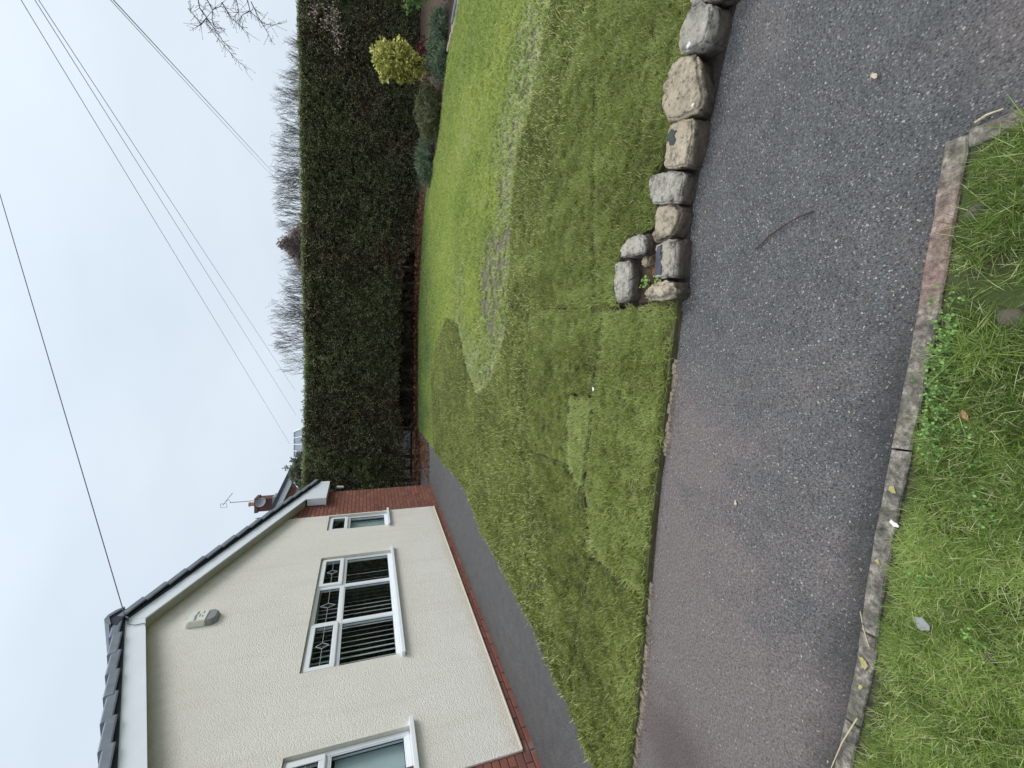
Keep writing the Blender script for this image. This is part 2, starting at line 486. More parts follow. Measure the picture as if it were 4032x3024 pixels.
M['white_frame'] = m_plain("white_frame", (0.62, 0.65, 0.68), 0.5, 0.05, 6)
M['grey_panel'] = m_plain("grey_roof_panel", (0.16, 0.18, 0.20), 0.4, 0.1, 6)
M['dead_leaf'] = m_plain("dead_leaf_brown", (0.36, 0.19, 0.10), 0.8, 0.25, 60)
M['straw'] = m_plain("straw", (0.50, 0.41, 0.25), 0.8, 0.2, 60)
M['twig_dark'] = m_plain("dark_red_twig", (0.075, 0.035, 0.035), 0.7, 0.2, 60)
M['slate_bit'] = m_plain("grey_slate_chip", (0.26, 0.25, 0.25), 0.8, 0.1, 40)
M['debris'] = m_plain("pale_debris", (0.75, 0.73, 0.70), 0.8, 0.1, 40)
M['pebble'] = m_plain("brown_pebble", (0.10, 0.08, 0.065), 0.9, 0.3, 50)


# ------------------------------------------------------------------ mesh helpers
def setp(o, label=None, cat=None, group=None, kind=None):
    if label:
        o["label"] = label
    if cat:
        o["category"] = cat
    if group:
        o["group"] = group
    if kind:
        o["kind"] = kind
    return o


class MB:
    def __init__(self):
        self.v, self.f = [], []

    def add(self, vs, fs):
        o = len(self.v)
        self.v += [tuple(x) for x in vs]
        self.f += [tuple(i + o for i in f) for f in fs]
        return self

    def box(self, x0, x1, y0, y1, z0, z1):
        return self.add([(x0, y0, z0), (x1, y0, z0), (x1, y1, z0), (x0, y1, z0), (x0, y0, z1), (x1, y0, z1), (x1, y1, z1), (x0, y1, z1)],
                        [(3, 2, 1, 0), (4, 5, 6, 7), (0, 1, 5, 4), (1, 2, 6, 5), (2, 3, 7, 6), (3, 0, 4, 7)])

    def prism_y(self, poly, y0, y1):
        """poly in (x,z), counter-clockwise seen from -y"""
        n = len(poly)
        vs = [(a, y0, b) for a, b in poly] + [(a, y1, b) for a, b in poly]
        fs = [tuple(range(n)), tuple(range(2 * n - 1, n - 1, -1))]
        fs += [(i, i + n, (i + 1) % n + n, (i + 1) % n) for i in range(n)]
        return self.add(vs, fs)

    def prism_z(self, poly, z0, z1):
        n = len(poly)
        vs = [(a, b, z0) for a, b in poly] + [(a, b, z1) for a, b in poly]
        fs = [tuple(range(n - 1, -1, -1)), tuple(range(n, 2 * n))]
        fs += [(i, (i + 1) % n, (i + 1) % n + n, i + n) for i in range(n)]
        return self.add(vs, fs)

    def tube(self, pts, r, sides=5, cap=True):
        pts = [Vector(p) for p in pts]
        rs = r if isinstance(r, (list, tuple)) else [r] * len(pts)
        base = len(self.v)
        for i, p in enumerate(pts):
            d = (pts[min(i + 1, len(pts) - 1)] - pts[max(i - 1, 0)])
            if d.length < 1e-9:
                d = Vector((0, 0, 1))
            d.normalize()
            a = d.cross(Vector((0, 0, 1)) if abs(d.z) < 0.9 else Vector((1, 0, 0))).normalized()
            b = d.cross(a)
            for s in range(sides):
                t = 2 * math.pi * s / sides
                self.v.append(tuple(p + (a * math.cos(t) + b * math.sin(t)) * rs[i]))
        for i in range(len(pts) - 1):
            for s in range(sides):
                s2 = (s + 1) % sides
                self.f.append((base + i * sides + s, base + i * sides + s2, base + (i + 1) * sides + s2, base + (i + 1) * sides + s))
        if cap:
            self.f.append(tuple(base + s for s in range(sides - 1, -1, -1)))
            e = base + (len(pts) - 1) * sides
            self.f.append(tuple(e + s for s in range(sides)))
        return self

    def mesh(self, name, mat, smooth=False, origin=(0, 0, 0)):
        me = bpy.data.meshes.new(name)
        ox, oy, oz = origin
        me.from_pydata([(a - ox, b - oy, c - oz) for a, b, c in self.v], [], self.f)
        me.materials.append(mat)
        if smooth:
            me.polygons.foreach_set('use_smooth', [True] * len(me.polygons))
        me.update()
        return me

    def build(self, name, mat, parent=None, smooth=False, origin=(0, 0, 0), bevel=0.0, seg=1):
        me = self.mesh(name, mat, smooth, origin)
        if bevel:
            bm = bmesh.new()
            bm.from_mesh(me)
            bmesh.ops.remove_doubles(bm, verts=bm.verts, dist=1e-5)
            bmesh.ops.recalc_face_normals(bm, faces=bm.faces)
            bmesh.ops.bevel(bm, geom=[e for e in bm.edges if len(e.link_faces) == 2 and e.calc_face_angle(0) > 0.5], offset=bevel, segments=seg, affect='EDGES', clamp_overlap=True)
            bm.to_mesh(me)
            bm.free()
        return link(name, me, parent, origin)


def link(name, me, parent=None, loc=(0, 0, 0)):
    o = bpy.data.objects.new(name, me)
    o.location = loc
    COL.objects.link(o)
    if parent is not None:
        o.parent = parent
    return o


def empty(name, loc=(0, 0, 0), rz=0.0):
    o = bpy.data.objects.new(name, None)
    o.empty_display_size = 0.2
    o.location = loc
    o.rotation_euler = (0, 0, rz)
    COL.objects.link(o)
    return o


def sheet(name, poly, z, mat, parent=None, kind=None, sub=0):
    bm = bmesh.new()
    vs = [bm.verts.new((q[0], q[1], z if len(q) < 3 else q[2])) for q in poly]
    f = bm.faces.new(vs)
    bm.normal_update()
    if f.normal.z < 0:
        f.normal_flip()
    bmesh.ops.triangulate(bm, faces=bm.faces[:])
    me = bpy.data.meshes.new(name)
    bm.to_mesh(me)
    bm.free()
    me.materials.append(mat)
    o = link(name, me, parent)
    if kind:
        o["kind"] = kind
    return o


def in_poly(x, y, poly):
    r = np.zeros(len(x), bool)
    n = len(poly)
    j = n - 1
    for i in range(n):
        xi, yi = poly[i][0], poly[i][1]
        xj, yj = poly[j][0], poly[j][1]
        c = ((yi > y) != (yj > y)) & (x < (xj - xi) * (y - yi) / (yj - yi + 1e-12) + xi)
        r ^= c
        j = i
    return r


def dist_poly(x, y, poly, closed=True):
    d = np.full(len(x), 1e9)
    n = len(poly)
    for i in range(n if closed else n - 1):
        ax, ay = poly[i][0], poly[i][1]
        bx, by = poly[(i + 1) % n][0], poly[(i + 1) % n][1]
        L = (bx - ax) ** 2 + (by - ay) ** 2 + 1e-12
        t = np.clip(((x - ax) * (bx - ax) + (y - ay) * (by - ay)) / L, 0, 1)
        d = np.minimum(d, np.hypot(x - ax - t * (bx - ax), y - ay - t * (by - ay)))
    return d


def rand_in(poly, dens):
    px = [q[0] for q in poly]
    py = [q[1] for q in poly]
    a = (max(px) - min(px)) * (max(py) - min(py))
    n = int(a * dens)
    x = RNG.uniform(min(px), max(px), n)
    y = RNG.uniform(min(py), max(py), n)
    k_ = in_poly(x, y, poly)
    return x[k_], y[k_]


def vnoise(x, y, s, seed=0.0):
    """smooth value noise in numpy, 0..1"""
    x = np.asarray(x) * s + 37.1 + seed * 13.7
    y = np.asarray(y) * s + 91.7 + seed * 7.3
    xi, yi = np.floor(x), np.floor(y)
    fx, fy = x - xi, y - yi
    fx = fx * fx * (3 - 2 * fx)
    fy = fy * fy * (3 - 2 * fy)
    def h(a, b):
        v = np.sin(a * 127.1 + b * 311.7 + seed) * 43758.5453
        return v - np.floor(v)
    return (h(xi, yi) * (1 - fx) + h(xi + 1, yi) * fx) * (1 - fy) + (h(xi, yi + 1) * (1 - fx) + h(xi + 1, yi + 1) * fx) * fy


# ---- instanced stuff (grass, leaves): a point cloud mesh with geometry nodes
def scatter(name, P, rot, scl, tint, sources, parent=None, kind='stuff'):
    P = np.asarray(P, float)
    n = len(P)
    me = bpy.data.meshes.new(name)
    me.vertices.add(n)
    me.vertices.foreach_set('co', P.astype(np.float32).ravel())
    a = me.attributes.new('rot', 'FLOAT_VECTOR', 'POINT')
    a.data.foreach_set('vector', np.asarray(rot, np.float32).ravel())
    a = me.attributes.new('scl', 'FLOAT', 'POINT')
    a.data.foreach_set('value', np.asarray(scl, np.float32).ravel())
    a = me.attributes.new('tint', 'FLOAT', 'POINT')
    a.data.foreach_set('value', np.clip(np.asarray(tint, np.float32), 0, 1).ravel())
    a = me.attributes.new('pick', 'INT', 'POINT')
    a.data.foreach_set('value', RNG.integers(0, len(sources), n).astype(np.int32))
    o = link(name, me, parent)
    g = bpy.data.node_groups.new(name + "_nodes", 'GeometryNodeTree')
    g.interface.new_socket('Geometry', in_out='INPUT', socket_type='NodeSocketGeometry')
    g.interface.new_socket('Geometry', in_out='OUTPUT', socket_type='NodeSocketGeometry')
    gi = g.nodes.new('NodeGroupInput')
    go = g.nodes.new('NodeGroupOutput')
    join = g.nodes.new('GeometryNodeJoinGeometry')

    def named(nm, t):
        nd = g.nodes.new('GeometryNodeInputNamedAttribute')
        nd.data_type = t
        nd.inputs['Name'].default_value = nm
        return nd.outputs['Attribute']
    ar, as_, ap = named('rot', 'FLOAT_VECTOR'), named('scl', 'FLOAT'), named('pick', 'INT')
    for i, src in enumerate(sources):
        cmp_ = g.nodes.new('FunctionNodeCompare')
        cmp_.data_type = 'INT'
        cmp_.operation = 'EQUAL'
        g.links.new(ap, cmp_.inputs[2])
        cmp_.inputs[3].default_value = i
        inst = g.nodes.new('GeometryNodeInstanceOnPoints')
        oi = g.nodes.new('GeometryNodeObjectInfo')
        oi.inputs['Object'].default_value = src
        oi.inputs['As Instance'].default_value = True
        g.links.new(gi.outputs[0], inst.inputs['Points'])
        g.links.new(cmp_.outputs[0], inst.inputs['Selection'])
        g.links.new(oi.outputs['Geometry'], inst.inputs['Instance'])
        g.links.new(ar, inst.inputs['Rotation'])
        g.links.new(as_, inst.inputs['Scale'])
        g.links.new(inst.outputs[0], join.inputs[0])
    g.links.new(join.outputs[0], go.inputs[0])
    md = o.modifiers.new('scatter', 'NODES')
    md.node_group = g
    if kind:
        o["kind"] = kind
    return o


def src_obj(name, v, f, bl, mat):
    """a source mesh for instances (never linked to the scene itself)"""
    me = bpy.data.meshes.new(name)
    me.from_pydata(v, [], f)
    a = me.attributes.new('bl', 'FLOAT', 'POINT')
    a.data.foreach_set('value', np.asarray(bl, np.float32))
    me.materials.append(mat)
    me.polygons.foreach_set('use_smooth', [True] * len(me.polygons))
    me.update()
    return bpy.data.objects.new(name, me)


def tuft(name, mat, n, rad, h, w, lean, curve, seed):
    rd = random.Random(seed)
    v, f, bl = [], [], []
    for i in range(n):
        a = rd.uniform(0, 6.283)
        r = rad * math.sqrt(rd.random())
        x, y = r * math.cos(a), r * math.sin(a)
        th = rd.uniform(0, 6.283)
        L = h * rd.uniform(0.55, 1.15)
        ww = w * rd.uniform(0.7, 1.25) * 0.5
        le = lean * rd.uniform(0.3, 1.4)
        dx, dy = math.cos(th), math.sin(th)
        px, py = -dy * ww, dx * ww
        c = rd.random()
        o = len(v)
        for s, k_ in ((0.0, 1.0), (0.5, 0.85), (0.8, 0.55)):
            lx = L * (le * s + curve * le * s * s)
            z = L * s * (1 - 0.25 * le * curve * s)
            v += [(x + dx * lx + px * k_, y + dy * lx + py * k_, z), (x + dx * lx - px * k_, y + dy * lx - py * k_, z)]
            bl += [c, c]
        s = 1.0
        lx = L * (le * s + curve * le * s * s)
        v.append((x + dx * lx, y + dy * lx, L * (1 - 0.25 * le * curve)))
        bl.append(c)
        f += [(o, o + 1, o + 3, o + 2), (o + 2, o + 3, o + 5, o + 4), (o + 4, o + 5, o + 6)]
    return src_obj(name, v, f, bl, mat)


def spray(name, mat, n, L, w, spread, seed, droop=0.2, leaf=1.0):
    """a leafy spray growing along +Z with n pointed leaves"""
    rd = random.Random(seed)
    v, f, bl = [], [], []
    for i in range(n):
        t = rd.uniform(0.05, 1.0)
        a = rd.uniform(0, 6.283)
        out = spread * rd.uniform(0.3, 1.0)
        base = Vector((math.cos(a) * out * t * 0.3, math.sin(a) * out * t * 0.3, L * t * 0.75))
        d = Vector((math.cos(a) * spread, math.sin(a) * spread, L * 0.55 * rd.uniform(0.3, 1.1) - droop * L)).normalized()
        ll = L * 0.5 * leaf * rd.uniform(0.6, 1.2)
        s_ = d.cross(Vector((rd.uniform(-1, 1), rd.uniform(-1, 1), rd.uniform(-1, 1)))).normalized() * w * rd.uniform(0.7, 1.2) * 0.5
        up = d.cross(s_).normalized() * w * 0.15
        c = rd.random()
        o = len(v)
        v += [tuple(base), tuple(base + d * ll * 0.45 + s_ + up), tuple(base + d * ll), tuple(base + d * ll * 0.45 - s_ + up)]
        bl += [c] * 4
        f += [(o, o + 1, o + 2), (o, o + 2, o + 3)]
    return src_obj(name, v, f, bl, mat)


def eul_from_dirs(D, twist=None):
    out = np.zeros((len(D), 3))
    for i, d_ in enumerate(D):
        q = Vector(d_).to_track_quat('Z', 'Y')
        tw = random.uniform(0, 6.283) if twist is None else twist
        q = q @ Euler((0, 0, tw)).to_quaternion()
        e = q.to_euler()
        out[i] = (e.x, e.y, e.z)
    return out


def leaf_blob(name, centre, radii, n, sources, parent, tint_fn=None, scl=(0.8, 1.3), shell=0.45, down=False):
    """leaf clumps through an uneven ellipsoid volume"""
    P, D, T = [], [], []
    cx, cy, cz = centre
    while len(P) < n:
        d = Vector((RNG.normal(), RNG.normal(), RNG.normal())).normalized()
        if not down and d.z < -0.45:
            continue
        lump = 0.78 + 0.45 * mnoise.noise(Vector((d.x * 2.1 + cx, d.y * 2.1 + cy, d.z * 2.1 + cz)))
        r = (1 - shell * RNG.random() ** 1.6) * lump
        q = Vector((cx + d.x * radii[0] * r, cy + d.y * radii[1] * r, cz + d.z * radii[2] * r))
        P.append(q)
        D.append((d + Vector((RNG.normal(), RNG.normal(), RNG.normal() + 0.5)) * 0.45).normalized())
        T.append(0.5 + 0.5 * RNG.normal() * 0.5)
    return scatter(name, P, eul_from_dirs(D), RNG.uniform(scl[0], scl[1], n), T, sources, parent)


# ================================================================== GROUND
ground = sheet("ground", [(-150, -150), (150, -150), (150, 150), (-150, 150)], -0.06, M['thatch'], kind='structure')

TARM_FRONT = [(-2.75, 2.12), (-2.205, 2.028), (-1.843, 1.966), (-1.449, 1.916), (-1.144, 1.891), (-0.789, 1.847), (-0.509, 1.812), (-0.308, 1.767), (-0.044, 1.728), (0.165, 1.696), (0.36, 1.66)]
path_poly = TARM_FRONT + [(0.5, 1.68), (1.0, 1.6), (1.7, 1.5), (2.5, 1.25), (4.5, 0.5), (7.0, -0.6), (7.0, -6), (0.645, -6), (0.651, 0.53), (0.653, 0.63), (0.64, 0.66), (0.348, 0.701), (0.097, 0.735), (-0.143, 0.772), (-0.605, 0.841), (-0.875, 0.868), (-1.249, 0.931), (-3.2, 1.24), (-7, 1.85), (-7, 2.8), (-3.4, 2.25)]
path = sheet("path", path_poly, 0.0, M['tarmac'], kind='structure')

# house axes
YAW = 0.139723
DV = Vector((math.sin(YAW), math.cos(YAW), 0))
NV = Vector((-math.cos(YAW), math.sin(YAW), 0))
HLOC = NV * 3.861
def hw(t, off=0.0, z=0.0):
    """point t metres along the gable wall, off metres in front of it"""
    q = DV * t + NV * (3.861 - off)
    return (q.x, q.y, z)

HP = [(-2.75, 2.12), (-2.523, 2.392), (-2.435, 2.713), (-2.34, 3.206), (-2.205, 3.6), (-2.123, 4.084), (-2.026, 4.564), (-1.92, 5.266), (-1.70, 5.903), (-1.575, 6.875), (-1.563, 8.19), (-1.462, 9.708), (-1.33, 11.3), (-1.35, 12.3)]
wall_base = [hw(12.6, 0.0, -0.03), hw(9.9, -0.4, -0.03), hw(9.9, 0.0, -0.03), hw(6, 0, -0.034), hw(3, 0, -0.034), hw(1.5, 0, -0.034)]
side_poly = [(a, b, -0.004 if i == 0 else -0.006) for i, (a, b) in enumerate(HP)] + [(-3.6, 12.6, -0.03)] + wall_base + [(-3.4, 2.25, -0.006)]
house_path = sheet("house_path", side_poly, 0, M['tarmac_side'], kind='structure')

# ================================================================== LAWN
BOUND = [(4.9, 1.9), (4.2, 2.55), (3.215, 3.181), (2.8, 3.47), (2.565, 3.636), (2.334, 3.943), (2.02, 4.076), (1.62, 4.171), (1.335, 4.212), (0.852, 4.281), (0.559, 4.355), (0.313, 4.516), (0.08, 4.783), (-0.096, 5.302), (-0.135, 5.666), (0.132, 6.086), (0.587, 6.572), (1.007, 6.939), (1.265, 7.874), (0.896, 9.118), (0.417, 9.772), (-0.553, 9.739), (-1.361, 9.368)]
BED = [(5.1, 10.5), (5.05, 10.2), (5.108, 9.25), (5.57, 8.67), (6.0, 8.3), (6.29, 7.83), (6.36, 7.27), (6.43, 6.89), (6.75, 6.0), (7.2, 4.6), (7.6, 3.0)]
HEDGE_FOOT = [(-1.35, 12.35), (0.388, 12.45), (1.76, 12.5), (3.616, 11.86), (4.698, 11.3)]
lawn_poly = BOUND + [(-1.45, 9.7), (-1.33, 11.3)] + HEDGE_FOOT + BED + [(7.0, 1.0)]
lawn = sheet("lawn", lawn_poly, 0.004, M['worn'], kind='structure')

rolls = {
    'a': [(-2.73, 2.10), (-2.183, 2.016), (-1.829, 1.96), (-1.438, 1.91), (-1.172, 1.889), (-1.168, 2.17), (-1.180, 2.455), (-1.6, 2.60), (-2.42, 2.755), (-2.523, 2.40)],
    'b': [(-1.146, 1.886), (-0.785, 1.848), (-0.504, 1.802), (-0.306, 1.768), (-0.044, 1.728), (0.164, 1.696), (0.425, 1.648), (0.443, 2.11), (0.478, 2.305), (-0.06, 2.412), (-0.41, 2.50), (-0.71, 2.562), (-1.152, 2.448)],
    'c': [(-0.095, 2.432), (-0.083, 2.788), (-0.592, 2.822), (-0.722, 2.65), (-0.705, 2.582), (-0.41, 2.517)],
    'd': [(-0.072, 2.428), (0.485, 2.322), (0.50, 2.42), (0.598, 3.04), (0.79, 4.10), (0.80, 4.265), (0.559, 4.345), (0.313, 4.50), (0.08, 4.765), (-0.105, 5.25), (-0.39, 4.86), (-0.61, 4.02), (-0.60, 2.842), (-0.065, 2.806)],
    'e': [(0.475, 2.15), (0.74, 2.15), (0.83, 2.09), (0.84, 1.80), (0.955, 1.815), (1.09, 1.815), (1.22, 1.69), (1.29, 1.675), (1.44, 1.665), (1.50, 1.555), (1.60, 1.535), (1.76, 1.50), (2.5, 1.20), (4.4, 0.6), (4.8, 1.9), (4.2, 2.15), (3.2, 2.40), (0.80, 2.425), (0.52, 2.405), (0.50, 2.33)],
    'f': [(0.516, 2.43), (0.79, 2.44), (3.2, 2.42), (4.2, 2.17), (4.8, 1.92), (4.2, 2.54), (3.215, 3.17), (2.8, 3.46), (2.565, 3.625), (2.334, 3.93), (2.02, 4.065), (1.62, 4.16), (1.335, 4.20), (0.852, 4.265), (0.805, 4.10), (0.612, 3.04)],
    'g': [(-1.17, 2.472), (-0.73, 2.59), (-0.735, 2.66), (-0.612, 2.84), (-0.622, 3.55), (-2.175, 3.55), (-2.33, 3.206), (-2.405, 2.775), (-1.6, 2.618)],
    'h': [(-0.622, 3.562), (-0.622, 4.03), (-0.402, 4.87), (-0.105, 5.29), (-0.145, 5.666), (0.122, 6.085), (-0.6, 6.28), (-1.62, 6.29), (-1.70, 5.903), (-1.94, 5.266), (-2.03, 4.564), (-2.12, 4.084), (-2.185, 3.562)],
    'i': [(-0.6, 6.295), (0.13, 6.10), (0.58, 6.575), (1.0, 6.945), (1.255, 7.874), (0.89, 9.11), (0.41, 9.762), (-0.55, 9.73), (-1.355, 9.36), (-1.5, 9.2), (-1.555, 8.19), (-1.57, 6.875), (-1.63, 6.305)],
}
roll_tint = {'a': 0.40, 'b': 0.66, 'c': 0.98, 'd': 0.46, 'e': 0.50, 'f': 0.47, 'g': 0.41, 'h': 0.45, 'i': 0.40}
ZT = 0.026
for key, poly in rolls.items():
    mb = MB()
    pl = poly
    area = sum(pl[i][0] * pl[(i + 1) % len(pl)][1] - pl[(i + 1) % len(pl)][0] * pl[i][1] for i in range(len(pl)))
    if area < 0:
        pl = pl[::-1]
    # top as triangulated cap so that concave outlines stay right
    bm = bmesh.new()
    vs = [bm.verts.new((a, b, ZT)) for a, b in pl]
    fc = bm.faces.new(vs)
    r = bmesh.ops.extrude_face_region(bm, geom=[fc])
    for e in r['geom']:
        if isinstance(e, bmesh.types.BMVert):
            e.co.z = 0.0
    bmesh.ops.recalc_face_normals(bm, faces=bm.faces)
    bmesh.ops.triangulate(bm, faces=bm.faces[:])
    me = bpy.data.meshes.new("turf_roll")
    bm.to_mesh(me)
    bm.free()
    me.materials.append(M['thatch'])
    link("turf_roll", me, lawn)

TUFT_NEAR = [tuft("tuft_near", M['turf_grass'], 16, 0.02, 0.034, 0.0032, 0.75, 0.6, 100 + i) for i in range(4)]
TUFT_FAR = [tuft("tuft_far", M['turf_grass'], 15, 0.04, 0.036, 0.0065, 0.8, 0.6, 200 + i) for i in range(3)]
OLD_FAR = [tuft("old_tuft", M['old_grass'], 15, 0.045, 0.034, 0.0075, 0.8, 0.6, 300 + i) for i in range(3)]

P, T, SC = [], [], []
PF, TF, SF = [], [], []
for key, poly in rolls.items():
    for (dens, far) in ((2600, False), (900, True)):
        x, y = rand_in(poly, dens)
        dd = np.hypot(x, y)
        edge = dist_poly(x, y, poly)
        sel = (dd < 3.6) if not far else (dd >= 3.4)
        # leave out what lies far to the side of the picture
        sel &= (x < 1.35 * y + 0.9)
        keep = RNG.random(len(x)) < np.clip(edge / 0.028, 0.05, 1)
        sel &= keep
        x, y, edge = x[sel], y[sel], edge[sel]
        t = roll_tint[key] + (vnoise(x, y * 0.6, 2.6, 1) - 0.5) * 0.36 + (vnoise(x * 1.6, y * 0.7, 9.0, 2) - 0.5) * 0.42 + (vnoise(x, y, 24, 13) - 0.5) * 0.2 + RNG.normal(0, 0.09, len(x))
        s = 0.75 + 0.45 * vnoise(x, y, 5, 3) + RNG.normal(0, 0.12, len(x))
        pts = np.column_stack([x, y, np.full(len(x), ZT - 0.003)])
        if far:
            PF.append(pts); TF.append(t); SF.append(s)
        else:
            P.append(pts); T.append(t); SC.append(s)
P = np.vstack(P); T = np.concatenate(T); SC = np.concatenate(SC)
rot = np.column_stack([RNG.normal(0.0, 0.16, len(P)), RNG.normal(0, 0.16, len(P)), RNG.uniform(0, 6.283, len(P))])
setp(scatter("turf_grass", P, rot, SC, T, TUFT_NEAR, lawn))
PF = np.vstack(PF); TF = np.concatenate(TF); SF = np.concatenate(SF)
rot = np.column_stack([RNG.normal(0.0, 0.16, len(PF)), RNG.normal(0, 0.16, len(PF)), RNG.uniform(0, 6.283, len(PF))])
scatter("turf_grass_far", PF, rot, SF, TF, TUFT_FAR, lawn).name = "turf_grass"

# old lawn: bright sward, thinner and muddier along the middle
WORN = [(1.75, 4.2), (1.36, 4.27), (0.7, 4.42), (0.38, 4.9), (0.75, 5.35), (1.46, 5.6), (1.92, 5.05)]
x, y = rand_in(lawn_poly, 900)
sel = x < 1.25 * y + 0.8
x, y = x[sel], y[sel]
ins = in_poly(x, y, WORN)
dw = dist_poly(x, y, WORN)
sd = np.where(ins, -dw, dw)
streak = np.clip(1 - np.abs(dist_poly(x, y, BOUND, closed=False) - 0.28 - 0.12 * vnoise(x, y, 2, 40)) / 0.16, 0, 1) * np.clip((x - 1.2) / 0.5, 0, 1) * (y < 5.5) * (vnoise(x, y, 5, 41) > 0.35)
worn = np.clip(0.5 - sd / 0.45 + (vnoise(x * 1.5, y, 3.5, 5) - 0.35) * 1.2, 0, 1)
db = dist_poly(x, y, BOUND, closed=False)
pale = np.clip(1.10 - db / 1.4 + (vnoise(x, y, 2.0, 6) - 0.5) * 1.0, 0, 1) * (y < 7.2)
far_green = np.clip((y - 0.12 * x - 8.6) / 2.2, 0, 1)  # sward itself turns darker green towards the hedge
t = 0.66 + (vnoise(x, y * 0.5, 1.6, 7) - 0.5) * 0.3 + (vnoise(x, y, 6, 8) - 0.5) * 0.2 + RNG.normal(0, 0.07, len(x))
t = t - 0.50 * far_green - 0.12 * np.clip((x - 4.0) / 2.5, 0, 1)
t = np.where(pale > 0.35, np.where(RNG.random(len(x)) < pale * 0.65, 0.93 + RNG.normal(0, 0.05, len(x)), t * 0.75), t)
worn = np.maximum(worn, 0.75 * streak)
keep = RNG.random(len(x)) < (1 - 0.78 * worn) * (1 - 0.45 * pale)
x, y, t = x[keep], y[keep], t[keep]
P = np.column_stack([x, y, np.full(len(x), 0.003)])
rot = np.column_stack([RNG.normal(0, 0.16, len(P)), RNG.normal(0, 0.16, len(P)), RNG.uniform(0, 6.283, len(P))])
scatter("lawn_grass", P, rot, RNG.uniform(0.7, 1.25, len(P)), t, OLD_FAR, lawn)

# broken tan mortar along the cut turf edge
mb = MB()
prev = None
front = TARM_FRONT[1:-1]
cnt = 0
for i in range(len(front) - 1):
    a, b = Vector(front[i]), Vector(front[i + 1])
    steps = max(2, int((b - a).length / 0.022))
    for s in range(steps):
        q = a.lerp(b, s / steps)
        if q.x > 0.12 or (vnoise(q.x, 0.3, 4.0, 4) < 0.25):
            continue
        d = (b - a).normalized()
        nn = Vector((d.y, -d.x))
        w = 0.017 * (0.4 + 1.1 * float(vnoise(q.x, 1.7, 9, 2)))
        c = q + nn * (0.012 + w * 0.5)
        h = 0.013 * (0.5 + random.random())
        r = 0.016 * random.uniform(0.7, 1.3)
        rr = [(c.x + d.x * u + nn.x * vv, c.y + d.y * u + nn.y * vv) for u, vv in ((-r, -w), (r, -w * random.uniform(0.5, 1)), (r * random.uniform(0.6, 1), w), (-r, w * random.uniform(0.5, 1)))]
        mb.add([(rr[0][0], rr[0][1], -0.005), (rr[1][0], rr[1][1], -0.005), (rr[2][0], rr[2][1], -0.005), (rr[3][0], rr[3][1], -0.005),
                (rr[0][0], rr[0][1], h), (rr[1][0], rr[1][1], h), (rr[2][0] * .5 + c.x * .5, rr[2][1] * .5 + c.y * .5, h * 0.8), (rr[3][0] * .5 + c.x * .5, rr[3][1] * .5 + c.y * .5, h * 0.8)],
               [(4, 5, 6, 7), (0, 1, 5, 4), (1, 2, 6, 5), (2, 3, 7, 6), (3, 0, 4, 7)])
gap = sheet("soil_gap", [(a, b + 0.012) for a, b in TARM_FRONT] + [(a, b - 0.014) for a, b in TARM_FRONT[::-1]], 0.0025, M['soil'], kind='structure')
mo = mb.build("mortar_strip", M['mortar_tan'], None)
mo["kind"] = 'structure'

# ================================================================== VERGE AND KERB
KIN = [(-3.2, 1.24), (-1.249, 0.931), (-0.875, 0.868), (-0.605, 0.841), (-0.143, 0.772), (0.097, 0.735), (0.348, 0.701), (0.64, 0.662)]
KOUT = [(-3.2, 1.19), (-1.222, 0.883), (-0.85, 0.820), (-0.59, 0.793), (-0.140, 0.724), (0.093, 0.686), (0.335, 0.653), (0.606, 0.617)]
verge_poly = KOUT + [(0.609, 0.6), (0.603, -1.6), (-3.2, -1.6)]
k = NB("verge_ground")
p = k.pos()
c = k.ramp(k.noise(40, 5, 0.65, p), [(0.3, (0.035, 0.030, 0.018)), (0.6, (0.085, 0.075, 0.042)), (0.8, (0.14, 0.12, 0.075))])
c = k.mix(k.ramp(k.noise(7, 4, 0.6, p), [(0.42, 0.0), (0.58, 0.85)]), c, (0.085, 0.115, 0.032))
k.color(c)
k.rough(0.95)
k.bump(k.noise(90, 5, 0.7, p), 0.9, 0.02)
M['verge_ground'] = k.m
verge = sheet("verge", verge_poly, 0.012, M['verge_ground'], kind='structure')

kerb = empty("kerb_edging", (0, 0.7, 0))
kerb["kind"] = 'structure'
def kerb_piece(pin, pout, zt, jz=0.0):
    mb = MB()
    n = len(pin)
    vs, fs = [], []
    for (a, b), (c, d_) in zip(pin, pout):
        z = zt + random.uniform(-0.002, 0.002)
        for q in (((a, b), -0.05), ((a, b), z - 0.004), ((a * .92 + c * .08, b * .92 + d_ * .08), z), ((a * .08 + c * .92, b * .08 + d_ * .92), z), ((c, d_), z - 0.004), ((c, d_), -0.05)):
            vs.append((q[0][0] + random.uniform(-1, 1) * 0.0015, q[0][1] + random.uniform(-1, 1) * 0.0015, q[1]))
    for i in range(n - 1):
        for s in range(5):
            fs.append((i * 6 + s, (i + 1) * 6 + s, (i + 1) * 6 + s + 1, i * 6 + s + 1))
    fs.append(tuple(range(6)))
    fs.append(tuple(range((n - 1) * 6 + 5, (n - 1) * 6 - 1, -1)))
    mb.add([(x, y - 0.7, z) for x, y, z in vs], fs)
    return mb.build("edging_stone", M['kerb'], kerb)

def along(pl, t0, t1, n):
    """points on polyline pl between x = t0 and x = t1"""
    xs = [q[0] for q in pl]
    ys = [q[1] for q in pl]
    return [(float(t), float(np.interp(t, xs, ys))) for t in np.linspace(t0, t1, n)]

